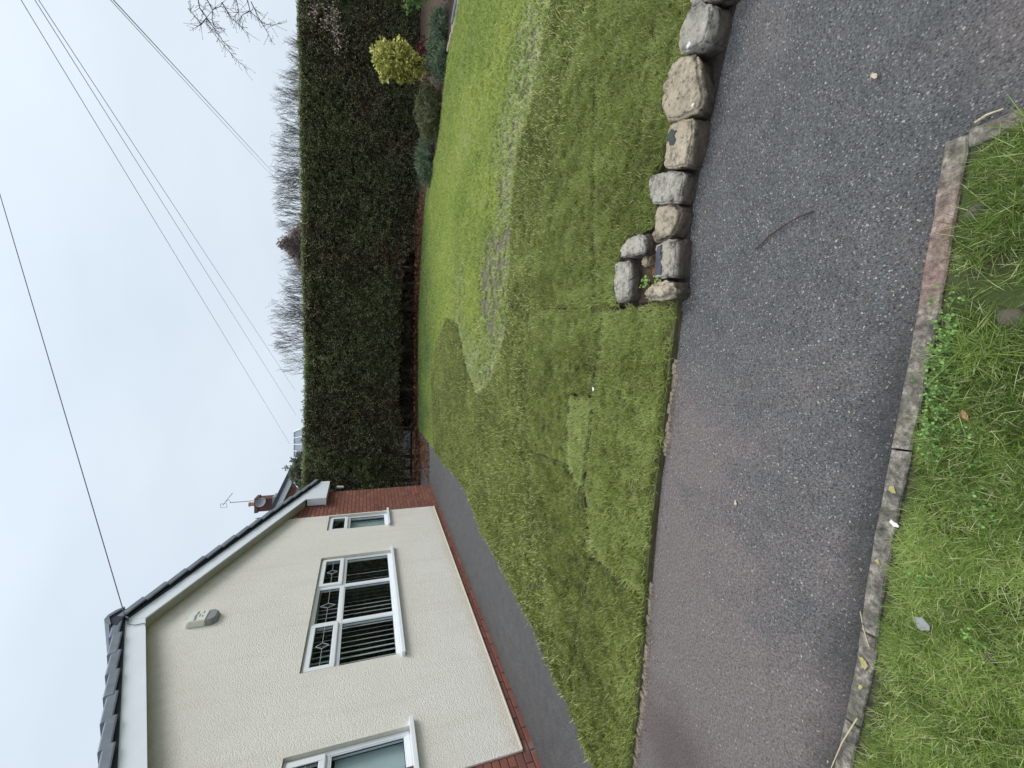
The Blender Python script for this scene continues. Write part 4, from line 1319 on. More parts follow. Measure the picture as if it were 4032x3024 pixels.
def window(t0, t1, z0, z1, cols, sash_cols, blind):
    y0 = RD - 0.035
    fr_ = MB()
    fw = 0.042
    frame_ring(fr_, t0 + .002, t1 - .002, z0 + 0.034, z1 - .002, fw, y0, y0 + 0.06)
    zt0, zt1 = z1 - 0.385, z1 - 0.335                        # transom
    fr_.box(t0 + fw + .002, t1 - fw - .002, y0 + 0.001, y0 + 0.059, zt0, zt1)
    xs_ = [t0 + fw] + [c for c in cols] + [t1 - fw]
    for c in cols:
        fr_.box(c - 0.026, c + 0.026, y0 + 0.002, y0 + 0.058, z0 + 0.034 + fw, zt0)
        fr_.box(c - 0.026, c + 0.026, y0 + 0.002, y0 + 0.058, zt1, z1 - fw - .002)
    win = fr_.build("window", M['upvc'], house, bevel=0.004)
    sl = MB().box(t0 - 0.055, t1 + 0.055 if t1 < 8 else t1 + 0.05, -0.075, RD + 0.02, z0 - 0.004, z0 + 0.030)
    sl.add([(t0 - 0.055, -0.0755, z0 - 0.012), (t1 + 0.05, -0.0755, z0 - 0.012), (t1 + 0.05, -0.0685, z0 - 0.012), (t0 - 0.055, -0.0685, z0 - 0.012), (t0 - 0.055, -0.0755, z0 + .02), (t1 + 0.05, -0.0755, z0 + .02), (t1 + 0.05, -0.0685, z0 + .02), (t0 - 0.055, -0.0685, z0 + .02)],
           [(3, 2, 1, 0), (4, 5, 6, 7), (0, 1, 5, 4), (1, 2, 6, 5), (2, 3, 7, 6), (3, 0, 4, 7)])
    sl.build("sill", M['upvc'], win, bevel=0.006, seg=2)
    for i in range(len(xs_) - 1):
        a = xs_[i] + (0.026 if i > 0 else 0)
        b = xs_[i + 1] - (0.026 if i < len(xs_) - 2 else 0)
        # lower light
        pane(win, a + 0.012, b - 0.012, z0 + 0.034 + fw + 0.012, zt0 - 0.012, y0 + 0.022)
        bd = MB()
        frame_ring(bd, a + 0.0005, b - 0.0005, z0 + 0.034 + fw + 0.0005, zt0 - 0.0005, 0.012, y0 + 0.006, y0 + 0.05)
        bd.build("bead", M['upvc'], win, bevel=0.003)
        # top light, some of them opening sashes
        if i in sash_cols:
            sa = MB()
            frame_ring(sa, a - 0.012, b + 0.012, zt1 - 0.012, z1 - fw + 0.01, 0.055, y0 - 0.022, y0 + 0.03)
            sa.build("sash", M['upvc'], win, bevel=0.006)
            g0 = (a + 0.043, b - 0.043, zt1 + 0.043, z1 - fw - 0.045)
            pane(win, *g0, y0 - 0.006)
            if blind != 'net':
                lead_line(win, *g0, y0 - 0.006, diamond=blind == 'slats')
        else:
            bd = MB()
            frame_ring(bd, a + 0.0005, b - 0.0005, zt1 + 0.0005, z1 - fw - .0025, 0.012, y0 + 0.006, y0 + 0.05)
            bd.build("bead", M['upvc'], win, bevel=0.003)
            g0 = (a + 0.012, b - 0.012, zt1 + 0.012, z1 - fw - 0.014)
            pane(win, *g0, y0 + 0.022)
            lead_line(win, *g0, y0 + 0.022, diamond=blind == 'slats')
    if blind == 'slats':
        hd = MB().box(t0 + 0.03, t1 - 0.03, 0.15, 0.20, z1 - 0.06, z1 - 0.02)
        hd.build("blind_rail", M['upvc'], win)
        n = int((t1 - t0 - 0.1) / 0.088)
        sm = MB()
        a_ = math.radians(31)
        w_ = 0.0445
        sm.add([(-w_ * math.cos(a_), -w_ * math.sin(a_), 0), (w_ * math.cos(a_), w_ * math.sin(a_), 0), (w_ * math.cos(a_), w_ * math.sin(a_), 1.02), (-w_ * math.cos(a_), -w_ * math.sin(a_), 1.02),
                (-w_ * math.cos(a_) + .001, -w_ * math.sin(a_), 0), (w_ * math.cos(a_) + .001, w_ * math.sin(a_), 0), (w_ * math.cos(a_) + .001, w_ * math.sin(a_), 1.02), (-w_ * math.cos(a_) + .001, -w_ * math.sin(a_), 1.02)],
               [(0, 1, 2, 3), (7, 6, 5, 4), (0, 4, 5, 1), (3, 2, 6, 7), (0, 3, 7, 4), (1, 5, 6, 2)])
        sme = sm.mesh("blind_slat", M['blind'])
        for i in range(n):
            tt = t0 + 0.07 + i * 0.088
            o = bpy.data.objects.new("blind_slat", sme)
            o.location = (tt, 0.175, z0 + 0.05)
            extra = 0.0
            if 0.36 < i / n < 0.42:
                extra = -0.75
            o.rotation_euler = (0, 0, random.uniform(-0.07, 0.07) + extra)
            COL.objects.link(o)
            o.parent = win
    elif blind == 'roller':
        MB().box(t0 + 0.02, t1 - 0.02, 0.128, 0.131, z0 + 0.05, z1 - 0.42).build("blind", M['frost'], win)
    elif blind == 'net':
        MB().box(t0 + 0.02, t1 - 0.02, 0.14, 0.143, z0 + 0.04, z1 - 0.40).build("blind", M['frost'], win)
    return win

window(*WIN[1], (5.362, 6.162), (0, 2), 'slats')
window(*WIN[2], (), (0,), 'net')
MB().box(T_L + 0.1, T_R - 0.1, 0.1205, 0.30, 0.99, 1.012).build('window_board', M['upvc'], house)
window(*WIN[0], (), (0,), 'roller')

# ---- eaves, bargeboards, roof
OFF = 0.17
def board(side):
    mb_ = MB()
    e = TA + side * (4.27 if side > 0 else 4.3)
    lo = TA + side * 3.80
    pts = [(TA, ZA), (lo, ZA - SL * abs(lo - TA)), (lo, 2.24), (e, 2.24), (e, ZA + 0.195 - SL * abs(e - TA)), (TA, ZA + 0.195)]
    # box end: the board drops to the level soffit at the eaves
    if side > 0:
        poly = [(TA + 0.0015, ZA), (TA + 3.30, ZA - SL * 3.30), (TA + 3.30, 2.24), (e, 2.24), (e, ZA + 0.195 - SL * abs(e - TA)), (TA + 0.0015, ZA + 0.195)]
    else:
        poly = [(TA - 0.0015, ZA + 0.195), (e, ZA + 0.195 - SL * abs(e - TA)), (e, 2.24), (TA - 3.30, 2.24), (TA - 3.30, ZA - SL * 3.30), (TA - 0.0015, ZA)]
    n_ = len(poly)
    mb_.v = [(a, -OFF, b) for a, b in poly] + [(a, -OFF + 0.02, b) for a, b in poly]
    tri = [(0, 1, 4, 5), (1, 2, 3, 4)] if side > 0 else [(0, 1, 4, 5), (1, 2, 3, 4)]
    mb_.f = [tuple(f) for f in tri] + [tuple(n_ + i for i in reversed(f)) for f in tri] + [(i, i + n_, (i + 1) % n_ + n_, (i + 1) % n_) for i in range(n_)]
    return mb_.build("bargeboard", M['board'], house)
board(1)
board(-1)
def soffit(side):
    a, b = TA, TA + side * 3.30
    mb_ = MB()
    z0_, z1_ = ZA + 0.012, ZA + 0.012 - SL * 3.30
    mb_.add([(a, -OFF + 0.02, z0_), (b, -OFF + 0.02, z1_), (b, 0.1, z1_), (a, 0.1, z0_), (a, -OFF + 0.02, z0_ + 0.02), (b, -OFF + 0.02, z1_ + 0.02), (b, 0.1, z1_ + 0.02), (a, 0.1, z0_ + 0.02)],
            [(0, 1, 2, 3), (7, 6, 5, 4), (0, 4, 5, 1), (1, 5, 6, 2), (2, 6, 7, 3), (3, 7, 4, 0)])
    mb_.build("soffit", M['soffit'], house)
    x0_, x1_ = sorted((TA + side * 3.30, TA + side * 4.27))
    MB().box(x0_ + .002, x1_ - .002, -OFF + 0.021, 7.3, 2.244, 2.262).build("soffit", M['board'], house)
    MB().box(x0_ + .002, x0_ + 0.02, -OFF + 0.021, -0.02, 2.262, 2.6).build("box_end", M['board'], house)
    xe = TA + side * 4.265
    MB().box(min(xe, xe - side * 0.02), max(xe, xe - side * 0.02), -OFF + 0.021, 7.3, 2.262, 2.42).build("fascia", M['board'], house)
soffit(1)
soffit(-1)
# white rubber gutter end seen past the eaves
gt = MB()
prof = [(math.cos(a) * 0.058, math.sin(a) * 0.058) for a in np.linspace(math.pi, 2 * math.pi, 9)]
xg, zg = TA + 4.345, 2.36
vs, fs = [], []
for yv in (-0.12, 7.3):
    vs += [(xg + a, yv, zg + b) for a, b in prof] + [(xg + a * 0.9, yv, zg + b * 0.9) for a, b in prof[::-1]]
m_ = len(vs) // 2
fs = [(i, (i + 1) % m_, (i + 1) % m_ + m_, i + m_) for i in range(m_)]
gt.add(vs, fs)
gut = gt.build("gutter", M['gutter'], house)
MB().tube([(xg + 0.02, 0.02, 1.55 + 0.55), (xg - 0.02, 0.02, 1.4 + 0.55)], 0.028, 10).build("gutter_outlet", M['white_frame'], gut)

# verge tiles: overlapping caps stepping down each slope
ANG = math.atan(SL)
def verge_mesh():
    b_ = MB()
    L, Hh, W = 0.36, 0.083, 0.16
    c_ = 0.012
    # profile across y: outer face, rounded shoulder, top flange
    prof_ = [(-0.075, -Hh), (-0.08, -Hh + 0.01), (-0.08, -c_), (-0.08 + c_, 0.0), (W - 0.08, 0.0), (W - 0.08, -0.02), (-0.06, -0.02), (-0.06, -Hh)]
    n_ = len(prof_)
    vs_ = [(0, a, b) for a, b in prof_] + [(L, a, b) for a, b in prof_]
    fs_ = [(i, (i + 1) % n_, (i + 1) % n_ + n_, i + n_) for i in range(n_)] + [tuple(range(n_ - 1, -1, -1)), tuple(range(n_, 2 * n_))]
    b_.add(vs_, fs_)
    return b_.mesh("verge_tile", M['tile'])
VM = verge_mesh()
STEP = 0.325
NC = 14
roofs = {}
for side in (1, -1):
    # roof covering, one sawtooth sheet per slope, with its underside
    mb_ = MB()
    for i in range(NC):
        s0, s1 = i * STEP, (i + 1) * STEP
        t0_, t1_ = TA + side * s0 * math.cos(ANG), TA + side * s1 * math.cos(ANG)
        za, zb_ = ZA + 0.285 - s0 * math.sin(ANG), ZA + 0.285 + 0.026 - s1 * math.sin(ANG)
        fcs = (0, 1, 2, 3) if side > 0 else (3, 2, 1, 0)
        mb_.add([(t0_, -0.14, za), (t1_, -0.14, zb_), (t1_, 7.35, zb_), (t0_, 7.35, za)], [fcs])
        mb_.add([(t1_, -0.14, zb_), (t1_, -0.14, zb_ - 0.026), (t1_, 7.35, zb_ - 0.026), (t1_, 7.35, zb_)], [fcs])
    te, ze = TA + side * NC * STEP * math.cos(ANG), ZA + 0.21 - NC * STEP * math.sin(ANG)
    mb_.add([(TA, -0.15, ZA + 0.21), (te, -0.15, ze), (te, 7.35, ze), (TA, 7.35, ZA + 0.21)], [(3, 2, 1, 0) if side > 0 else (0, 1, 2, 3)])
    mb_.add([(te, -0.15, ze), (te, -0.15, ze + 0.1), (te, 7.35, ze + 0.1), (te, 7.35, ze)], [(0, 1, 2, 3)])
    roof = mb_.build("roof", M['tile'], house)
    # undercloak strip, coloured dark for the shadow gap under the verge
    uc = MB()
    pu = [(TA, ZA + 0.196), (te, ZA + 0.196 - SL * abs(te - TA)), (te, ZA + 0.232 - SL * abs(te - TA)), (TA, ZA + 0.232)]
    if side < 0:
        pu = pu[::-1]
    uc.prism_y(pu, -OFF - 0.02, -0.10)
    uc.build("verge_shade", M['verge_shade'], roof)
    for i in range(NC):
        s0 = i * STEP + 0.02
        o = bpy.data.objects.new("verge_tile", VM)
        tilt = math.atan(0.030 / 0.36)
        x0 = TA + side * s0 * math.cos(ANG)
        z0_ = ZA + 0.30 - s0 * math.sin(ANG) + random.uniform(-0.002, 0.002)
        o.location = (x0, -0.155 + random.uniform(-0.003, 0.003), z0_)
        if side > 0:
            o.rotation_euler = (0, ANG - tilt, 0)
        else:
            o.rotation_euler = (0, ANG - tilt, 0)
            o.scale = (1, 1, 1)
            o.rotation_euler = (0, -(ANG - tilt), 0)
            o.scale = (-1, 1, 1)
        COL.objects.link(o)
        o.parent = roof
    roofs[side] = roof
# ridge tiles
rt = MB()
prof_ = [(-0.17, -0.075), (-0.115, -0.012), (-0.04, 0.028), (0.04, 0.028), (0.115, -0.012), (0.17, -0.075), (0.15, -0.085), (0.0, 0.0), (-0.15, -0.085)]
n_ = len(prof_)
vs_ = [(a, 0, b) for a, b in prof_] + [(a, 0.45, b) for a, b in prof_]
rt.add(vs_, [(i, i + n_, (i + 1) % n_ + n_, (i + 1) % n_) for i in range(n_)] + [tuple(range(n_)), tuple(range(2 * n_ - 1, n_ - 1, -1))])
RM = rt.mesh("ridge_tile", M['tile'])
for i in range(16):
    o = bpy.data.objects.new("ridge_tile", RM)
    o.location = (TA, -0.255 + i * 0.455, ZA + 0.345 + random.uniform(-0.002, 0.002))
    COL.objects.link(o)
    o.parent = roofs[1]
MB().prism_y([(TA - 0.16, ZA + 0.20), (TA + 0.16, ZA + 0.20), (TA + 0.12, ZA + 0.30), (TA, ZA + 0.345), (TA - 0.12, ZA + 0.30)], -0.235, -0.1).build("ridge_end", M['verge_shade'], roofs[1])

# loose wire clipped on the bargeboard and the drop-wire hook
MB().tube([(TA - 0.02, -OFF - 0.02, ZA + 0.15), (TA - 0.10, -OFF - 0.02, ZA + 0.13), (TA - 0.13, -OFF - 0.012, ZA + 0.05), (TA - 0.12, -OFF - 0.01, ZA - 0.04), (TA - 0.16, -OFF + 0.0, ZA - 0.065)], 0.005, 5).build("loose_wire", M['cable'], house)
MB().tube([(TA - 0.02, -OFF, ZA + 0.16), (TA - 0.02, -OFF - 0.05, ZA + 0.16), (TA + 0.01, -OFF - 0.05, ZA + 0.20)], 0.009, 6).build("wire_hook", M['cable'], house)

# ---- alarm box
ab = empty("alarm_box", hw(5.76, 0.018, 3.38), HZ)
setp(ab, "cream and grey burglar alarm box high under the gable peak", "alarm box")
# local x along the wall, y into the wall, z up
mb = MB()
fo = [(-0.085, 0.155), (0.085, 0.155), (0.105, 0.13), (0.105, -0.045), (-0.105, -0.045), (-0.105, 0.13)]
bo = [(-0.11, 0.17), (0.11, 0.17), (0.12, 0.14), (0.12, -0.045), (-0.12, -0.045), (-0.12, 0.14)]
def frustum(mb_, front, back, yf, yb):
    n_ = len(front)
    mb_.add([(a, yf, b) for a, b in front] + [(a, yb, b) for a, b in back],
            [tuple(range(n_ - 1, -1, -1)), tuple(range(n_, 2 * n_))] + [(i, (i + 1) % n_, (i + 1) % n_ + n_, i + n_) for i in range(n_)])
frustum(mb, fo, bo, -0.075, 0.0)
mb.build("cover", M['alarm'], ab, bevel=0.008, seg=2)
mb = MB()
fo2 = [(-0.105, -0.0465), (0.105, -0.0465), (0.105, -0.10), (0.06, -0.145), (-0.06, -0.145), (-0.105, -0.10)]
bo2 = [(-0.12, -0.0465), (0.12, -0.0465), (0.12, -0.11), (0.075, -0.165), (-0.075, -0.165), (-0.12, -0.11)]
frustum(mb, fo2, bo2, -0.072, 0.0)
mb.build("lens", M['alarm_dark'], ab, bevel=0.008, seg=2)
mb = MB()
for (x0, x1, z0, z1) in ((-0.085, -0.03, 0.062, 0.084), (-0.026, 0.026, 0.070, 0.092), (0.03, 0.085, 0.062, 0.084), (-0.02, 0.03, 0.034, 0.046), (0.04, 0.08, 0.004, 0.018), (-0.03, 0.0, 0.002, 0.014)):
    mb.box(x0, x1, -0.0775, -0.0752, z0, z1)
mb.build("faded_print", M['print'], ab)

# ================================================================== HEDGE
hedge = empty("hedge", (2.0, 13.0, 0))
setp(hedge, "tall clipped dark evergreen hedge along the back of the lawn", "hedge")
def hpos(x, z):
    """front face of the hedge"""
    y = 12.62 - 0.012 * (x - 2) + 0.16 * (vnoise(x, z, 0.9, 21) - 0.5) + 0.16 * (vnoise(x, z, 2.6, 22) - 0.5)
    y = y + 0.10 * np.clip((0.9 - z) / 0.6, 0, 1)
    return y
def htop(x):
    return 3.15 + 0.0225 * np.clip(x - 3.0, -3, 9) + 0.05 * (vnoise(x, 0.0, 0.8, 23) - 0.5) + 0.05 * np.clip(-x / 3, 0, 1)
def hbot(x):
    return 0.55 + 0.30 * (vnoise(x, 3.0, 0.7, 24) - 0.5) + 0.15 * (vnoise(x, 3.0, 2.4, 25) - 0.5) - 0.75 * np.clip((x - 3.6) / 1.0, 0, 1)
HX0, HX1 = -6.0, 15.0
xs = np.linspace(HX0, HX1, 106)
vs, fs = [], []
NZ = 22
for x_ in xs:
    b_, t_ = float(hbot(x_)) + 0.12, float(htop(x_)) - 0.07
    for j in range(NZ):
        z = b_ + (t_ - b_) * j / (NZ - 1)
        vs.append((x_ - 2, float(hpos(x_, z)) + 0.10 - 13.0, z))
    vs.append((x_ - 2, 0.9, t_))
    vs.append((x_ - 2, 0.9, b_))
R_ = NZ + 2
for i in range(len(xs) - 1):
    for j in range(R_):
        j2 = (j + 1) % R_
        fs.append((i * R_ + j, (i + 1) * R_ + j, (i + 1) * R_ + j2, i * R_ + j2))
MB().add(vs, fs).build("inner_growth", M['hedge_core'], hedge)
HS = [spray("hedge_spray", M['hedge_leaf'], 15, 0.15, 0.024, 0.10, 500 + i, 0.35) for i in range(5)]
N = 30000
x = RNG.uniform(-4.2, 14.0, N)
u = RNG.random(N)
b_, t_ = hbot(x), htop(x)
z = b_ + (t_ - b_) * u
z += RNG.normal(0, 0.02, N)
y = hpos(x, z) + RNG.uniform(-0.03, 0.12, N) - 0.02
D = np.column_stack([RNG.normal(0, 0.35, N), -0.55 + RNG.normal(0, 0.25, N), -0.75 + RNG.normal(0, 0.35, N)])
tint = 0.42 + (vnoise(x, z, 1.1, 26) - 0.5) * 0.5 + (vnoise(x, z, 4, 27) - 0.5) * 0.35 + RNG.normal(0, 0.14, N)
tint -= 0.22 * (vnoise(x, z, 0.55, 28) > 0.62)
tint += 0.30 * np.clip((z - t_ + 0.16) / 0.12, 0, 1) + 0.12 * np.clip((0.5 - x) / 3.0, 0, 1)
N2 = 5200
x2 = RNG.uniform(-4.2, 14.0, N2)
y2 = 12.55 + RNG.random(N2) ** 1.4 * 1.3
z2 = htop(x2) + RNG.normal(-0.015, 0.010, N2) - 0.065
D2 = np.column_stack([RNG.normal(0, 0.4, N2), -0.15 + RNG.normal(0, 0.4, N2), 0.8 + RNG.normal(0, 0.2, N2)])
t2 = 0.85 + RNG.normal(0, 0.15, N2)
P = np.column_stack([np.concatenate([x, x2]) - 2.0, np.concatenate([y, y2]) - 13.0, np.concatenate([z, z2])])
DD = np.vstack([D, D2])
scl = np.concatenate([RNG.uniform(0.55, 1.05, N), RNG.uniform(0.35, 0.6, N2)])
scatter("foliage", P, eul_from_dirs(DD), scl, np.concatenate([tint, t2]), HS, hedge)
# loose leafless twigs and trunks in the bare bottom
for i in range(17):
    x_ = -3.4 + i * 0.62 + random.uniform(-0.15, 0.15)
    y_ = random.uniform(-0.15, 0.25)
    tr_ = MB()
    tr_.tube([(x_ - 2, y_, -0.05), (x_ - 2 + random.uniform(-.04, .04), y_ + 0.02, 0.5), (x_ - 2 + random.uniform(-.08, .08), y_ + 0.05, 1.2)], [0.06, 0.045, 0.035], 7)
    tr_.build("trunk", M['hedge_bark'], hedge, smooth=True)
tw = MB()
for i in range(1500):
    x_ = random.uniform(-4.0, 6.0)
    z_ = random.uniform(0.15, 0.85)
    y_ = random.uniform(-0.35, 0.5)
    a_ = Vector((x_ - 2, y_, z_))
    d_ = Vector((random.gauss(0, 1), random.gauss(0, .5), random.gauss(-0.1, 0.55))).normalized() * random.uniform(0.2, 0.55)
    m_ = a_ + d_ * 0.5 + Vector((0, 0, random.uniform(-.05, .05)))
    tw.tube([a_, m_, a_ + d_], [0.008, 0.006, 0.003], 3, False)
o = tw.build("bare_twigs", M['hedge_bark'], hedge)
o["kind"] = 'stuff'

# old dead growth filling the back of the bare foot, open in places
mb = MB()
for i in range(64):
    x_ = -1.3 + i * 0.13
    if vnoise(x_, 8.0, 1.7, 31) > 0.97:
        continue
    h_ = 0.42 + 0.7 * float(vnoise(x_, 2.0, 2.3, 30))
    yb = 0.55 + random.uniform(-0.1, 0.1)
    mb.add([(x_ - 2.08, yb, -0.03), (x_ - 1.92, yb + 0.02, -0.03), (x_ - 1.90 + random.uniform(-.06, .06), yb, h_ + 0.2), (x_ - 2.1 + random.uniform(-.06, .06), yb, h_ + 0.15), (x_ - 2.0, yb - 0.12, h_ * 0.5)], [(0, 1, 4), (1, 2, 4), (2, 3, 4), (3, 0, 4), (3, 2, 1, 0)])
o = mb.build("dead_growth", M['hedge_core'], hedge)
o["kind"] = 'stuff'

# soil and leaf litter along the hedge foot and the planting bed
bed_poly = [(-4.6, 12.3), (-1.35, 12.3)] + HEDGE_FOOT + BED + [(16, 3.0), (16, 14.2), (-6, 14.2)]
bed = sheet("planting_bed", bed_poly, -0.001, M['soil'], kind='structure')
P, T = [], []
n = 0
while n < 2600:
    x_ = random.uniform(-3.2, 5.2)
    y_ = random.uniform(11.3, 12.9)
    foot = float(np.interp(x_, [-3.2, -1.35, 1.76, 3.6, 4.7, 5.2], [11.6, 12.28, 12.44, 11.82, 11.25, 10.6]))
    if y_ < foot or (y_ > foot + 0.8 and random.random() < 0.6):
        continue
    P.append((x_, y_, random.uniform(0.0, 0.13)))
    T.append(random.random())
    n += 1
for _ in range(700):
    P.append((random.gauss(-1.9, 0.35), random.uniform(10.3, 12.4), 0.0))
    T.append(random.random())
rot = np.column_stack([RNG.normal(0, 0.5, len(P)), RNG.normal(0, 0.5, len(P)), RNG.uniform(0, 6.283, len(P))])
scatter("leaf_litter", P, rot, RNG.uniform(0.7, 1.6, len(P)), T, LEAF, bed)

# ================================================================== BED PLANTS
EU = [spray("euonymus_sprig", M['euonymus_leaf'], 12, 0.12, 0.045, 0.095, 600 + i, 0.0) for i in range(4)]
JU = [spray("juniper_sprig", M['juniper_leaf'], 16, 0.14, 0.016, 0.11, 620 + i, 0.1) for i in range(3)]
OL = [spray("conifer_sprig", M['olive_leaf'], 16, 0.14, 0.016, 0.11, 640 + i, 0.1) for i in range(3)]
LA = [spray("laurel_sprig", M['laurel_leaf'], 9, 0.14, 0.045, 0.11, 660 + i, 0.1) for i in range(3)]
RE = [spray("red_sprig", M['red_leaf'], 12, 0.10, 0.03, 0.09, 680 + i, 0.1) for i in range(3)]
BU = [spray("bush_sprig", M['bush_leaf'], 14, 0.2, 0.05, 0.16, 700 + i, 0.1) for i in range(3)]
BR = [spray("brown_sprig", M['brown_leaf'], 14, 0.34, 0.07, 0.26, 720 + i, 0.1) for i in range(3)]

def shrub(loc, label, blobs, src, group, n_stems=7, stem_mat='bark', cat="shrub", scl=(0.8, 1.3)):
    s_ = empty("shrub", loc)
    setp(s_, label, cat, group)
    st = MB()
    top = max(b[0][2] + b[1][2] * 0.3 for b in blobs)
    for i in range(n_stems):
        b = random.choice(blobs)
        e = Vector(b[0]) + Vector((random.uniform(-.6, .6) * b[1][0], random.uniform(-.6, .6) * b[1][1], random.uniform(-.2, .4) * b[1][2]))
        st.tube([(random.uniform(-.05, .05), random.uniform(-.05, .05), -0.03), e * 0.5 + Vector((0, 0, 0.05)), e], [0.016, 0.012, 0.005], 5)
    st.build("stems", M[stem_mat], s_)
    for i, (c_, r_, n_) in enumerate(blobs):
        leaf_blob("foliage", c_, r_, n_, src, s_, scl=scl, down=True)
    return s_

shrub((6.75, 9.0, 0), "bright yellow-green variegated shrub in front of the dark hedge", [((-0.05, 0, 1.03), (0.35, 0.32, 0.38), 215), ((-0.06, -0.05, 0.76), (0.33, 0.30, 0.28), 150), ((-0.10, -0.1, 0.52), (0.20, 0.2, 0.20), 50)], EU, "shrubs in the planting bed", 10)
shrub((5.95, 9.15, 0), "olive-grey spreading conifer in the middle of the planting bed", [((0.0, 0, 0.20), (0.62, 0.5, 0.26), 380), ((-0.3, -0.05, 0.16), (0.35, 0.4, 0.2), 150)], OL, "shrubs in the planting bed")
shrub((5.35, 10.0, 0), "low blue-green juniper at the lawn corner below the hedge", [((0.0, 0, 0.15), (0.52, 0.42, 0.19), 260), ((-0.2, 0.1, 0.15), (0.3, 0.3, 0.18), 90)], JU, "shrubs in the planting bed")
shrub((6.6, 8.35, 0), "low sage-green creeping juniper beside the yellow shrub", [((0.0, 0, 0.12), (0.5, 0.34, 0.22), 260), ((0.45, -0.1, 0.12), (0.35, 0.3, 0.18), 140)], JU, "shrubs in the planting bed")
shrub((7.55, 7.55, 0), "thin sage creeper at the photo's edge above the old log", [((0.0, 0, 0.15), (0.45, 0.3, 0.16), 120)], OL, "shrubs in the planting bed")
shrub((7.55, 7.9, 0), "leafy mid-green laurel sprig reaching in at the photo's edge", [((-0.25, 0, 0.62), (0.32, 0.25, 0.16), 36), ((0.2, 0, 0.6), (0.4, 0.3, 0.3), 60)], LA, "shrubs in the planting bed")
shrub((7.2, 9.3, 0), "dark red low shrub half hidden beside the yellow shrub", [((0.0, 0, 0.26), (0.42, 0.3, 0.22), 110)], RE, "shrubs in the planting bed")

# old timber edging on the bed
def log(p0, p1, r, mat, label, flat=0.7):
    mb_ = MB()
    n_ = 9
    pts = [Vector(p0).lerp(Vector(p1), i / n_) + Vector((random.uniform(-.012, .012), random.uniform(-.012, .012), random.uniform(-.006, .006))) for i in range(n_ + 1)]
    mb_.tube(pts, [r * random.uniform(0.85, 1.1) for _ in pts], 9)
    mb_.v = [(a, b, c * flat) for a, b, c in mb_.v]
    o_ = mb_.build("timber_log", mat, None, origin=tuple(Vector(p0)))
    setp(o_, label, "log", "old timbers edging the bed")
log((6.42, 7.35, 0.06), (6.62, 6.5, 0.06), 0.062, M['timber'], "grey weathered log edging the bed at the photo's edge")
log((6.34, 7.9, 0.03), (6.41, 7.38, 0.03), 0.035, M['timber_tan'], "split tan timber in line beyond the grey log", 0.8)
log((6.33, 7.45, 0.02), (6.58, 6.45, 0.02), 0.026, M['timber_tan'], "narrow tan timber strip on the lawn side of the grey log", 0.9)

# ================================================================== TREES
def bare_tree(loc, label, crown_w, top, seed):
    """leafless tree with upright twiggy crown; its lower part stands behind the hedge"""
    rd = random.Random(seed)
    t_ = empty("bare_tree", loc)
    setp(t_, label, "tree", "bare trees behind the hedge")
    tr_, tw_ = MB(), MB()
    tr_.tube([(0, 0, -0.05), (0.05, 0, 1.2), (0, 0.05, 2.4)], [0.22, 0.18, 0.15], 8)
    nl = int(crown_w * 3)
    for i in range(nl):
        fx = -crown_w / 2 + crown_w * (i + rd.random()) / nl
        dome = math.sqrt(max(0.05, 1 - (2 * fx / (crown_w * 1.12)) ** 2))
        h0 = 2.2 + (top - 2.2) * (0.45 + 0.1 * rd.random()) * (0.75 + 0.25 * dome)
        e = Vector((fx, rd.uniform(-0.9, 0.9), h0))
        tr_.tube([(0, 0, 2.2), (fx * 0.5, e.y * 0.5, 2.2 + (h0 - 2.2) * 0.45), e], [0.07, 0.04, 0.02], 5, False)
        tt = 2.3 + (top - 2.3) * (0.6 + 0.4 * dome)
        for j in range(12):
            a = Vector((0, 0, 2.2)).lerp(e, rd.uniform(0.6, 1.0))
            b = Vector((fx + rd.gauss(0, 0.35), e.y + rd.gauss(0, 0.35), tt - rd.random() ** 1.3 * 1.2))
            mid = a.lerp(b, 0.5) + Vector((rd.gauss(0, .12), rd.gauss(0, .12), 0.05))
            tw_.tube([a, mid, b], [0.013, 0.009, 0.005], 3, False)
            for q in range(4):
                s = rd.uniform(0.35, 0.95)
                c = mid.lerp(b, s) if s > 0.5 else a.lerp(mid, s)
                d = Vector((rd.gauss(0, 0.17), rd.gauss(0, 0.17), rd.uniform(0.3, 0.75)))
                tip = c + d * 0.8
                tip.z = min(tip.z, tt + 0.05)
                tw_.tube([c, c + d * 0.45 + Vector((rd.gauss(0, .03), 0, 0)), tip], [0.0072, 0.0062, 0.0042], 3, False)
                if q % 2 == 0:
                    tw_.tube([c + d * 0.4, c + d * 0.4 + Vector((rd.gauss(0, .15), rd.gauss(0, .1), 0.22))], [0.006, 0.004], 3, False)
    tr_.build("trunk", M['twig_far'], t_)
    tw_.build("crown", M['twig_far'], t_)

for i, (tx, w_, top, lab) in enumerate(((17.9, 3.4, 5.75, "outermost leafless tree, lowest at the right end of the row"), (15.6, 3.4, 6.3, "leafless tree second from the right end of the row"), (12.9, 3.8, 6.55, "leafless tree with a broad crown left of the second one"),
                                        (10.2, 3.6, 6.4, "leafless tree standing right of the brown evergreen"), (7.6, 3.2, 6.05, "leafless tree behind the brown evergreen"), (5.0, 3.4, 6.1, "leafless tree just left of the brown evergreen"), (2.9, 3.2, 6.4, "leafless tree at the left end of the row"))):
    bare_tree((tx, 26.0 + (i % 3) * 0.5, 0), lab, w_ + 0.9, top - 0.05, 40 + i)

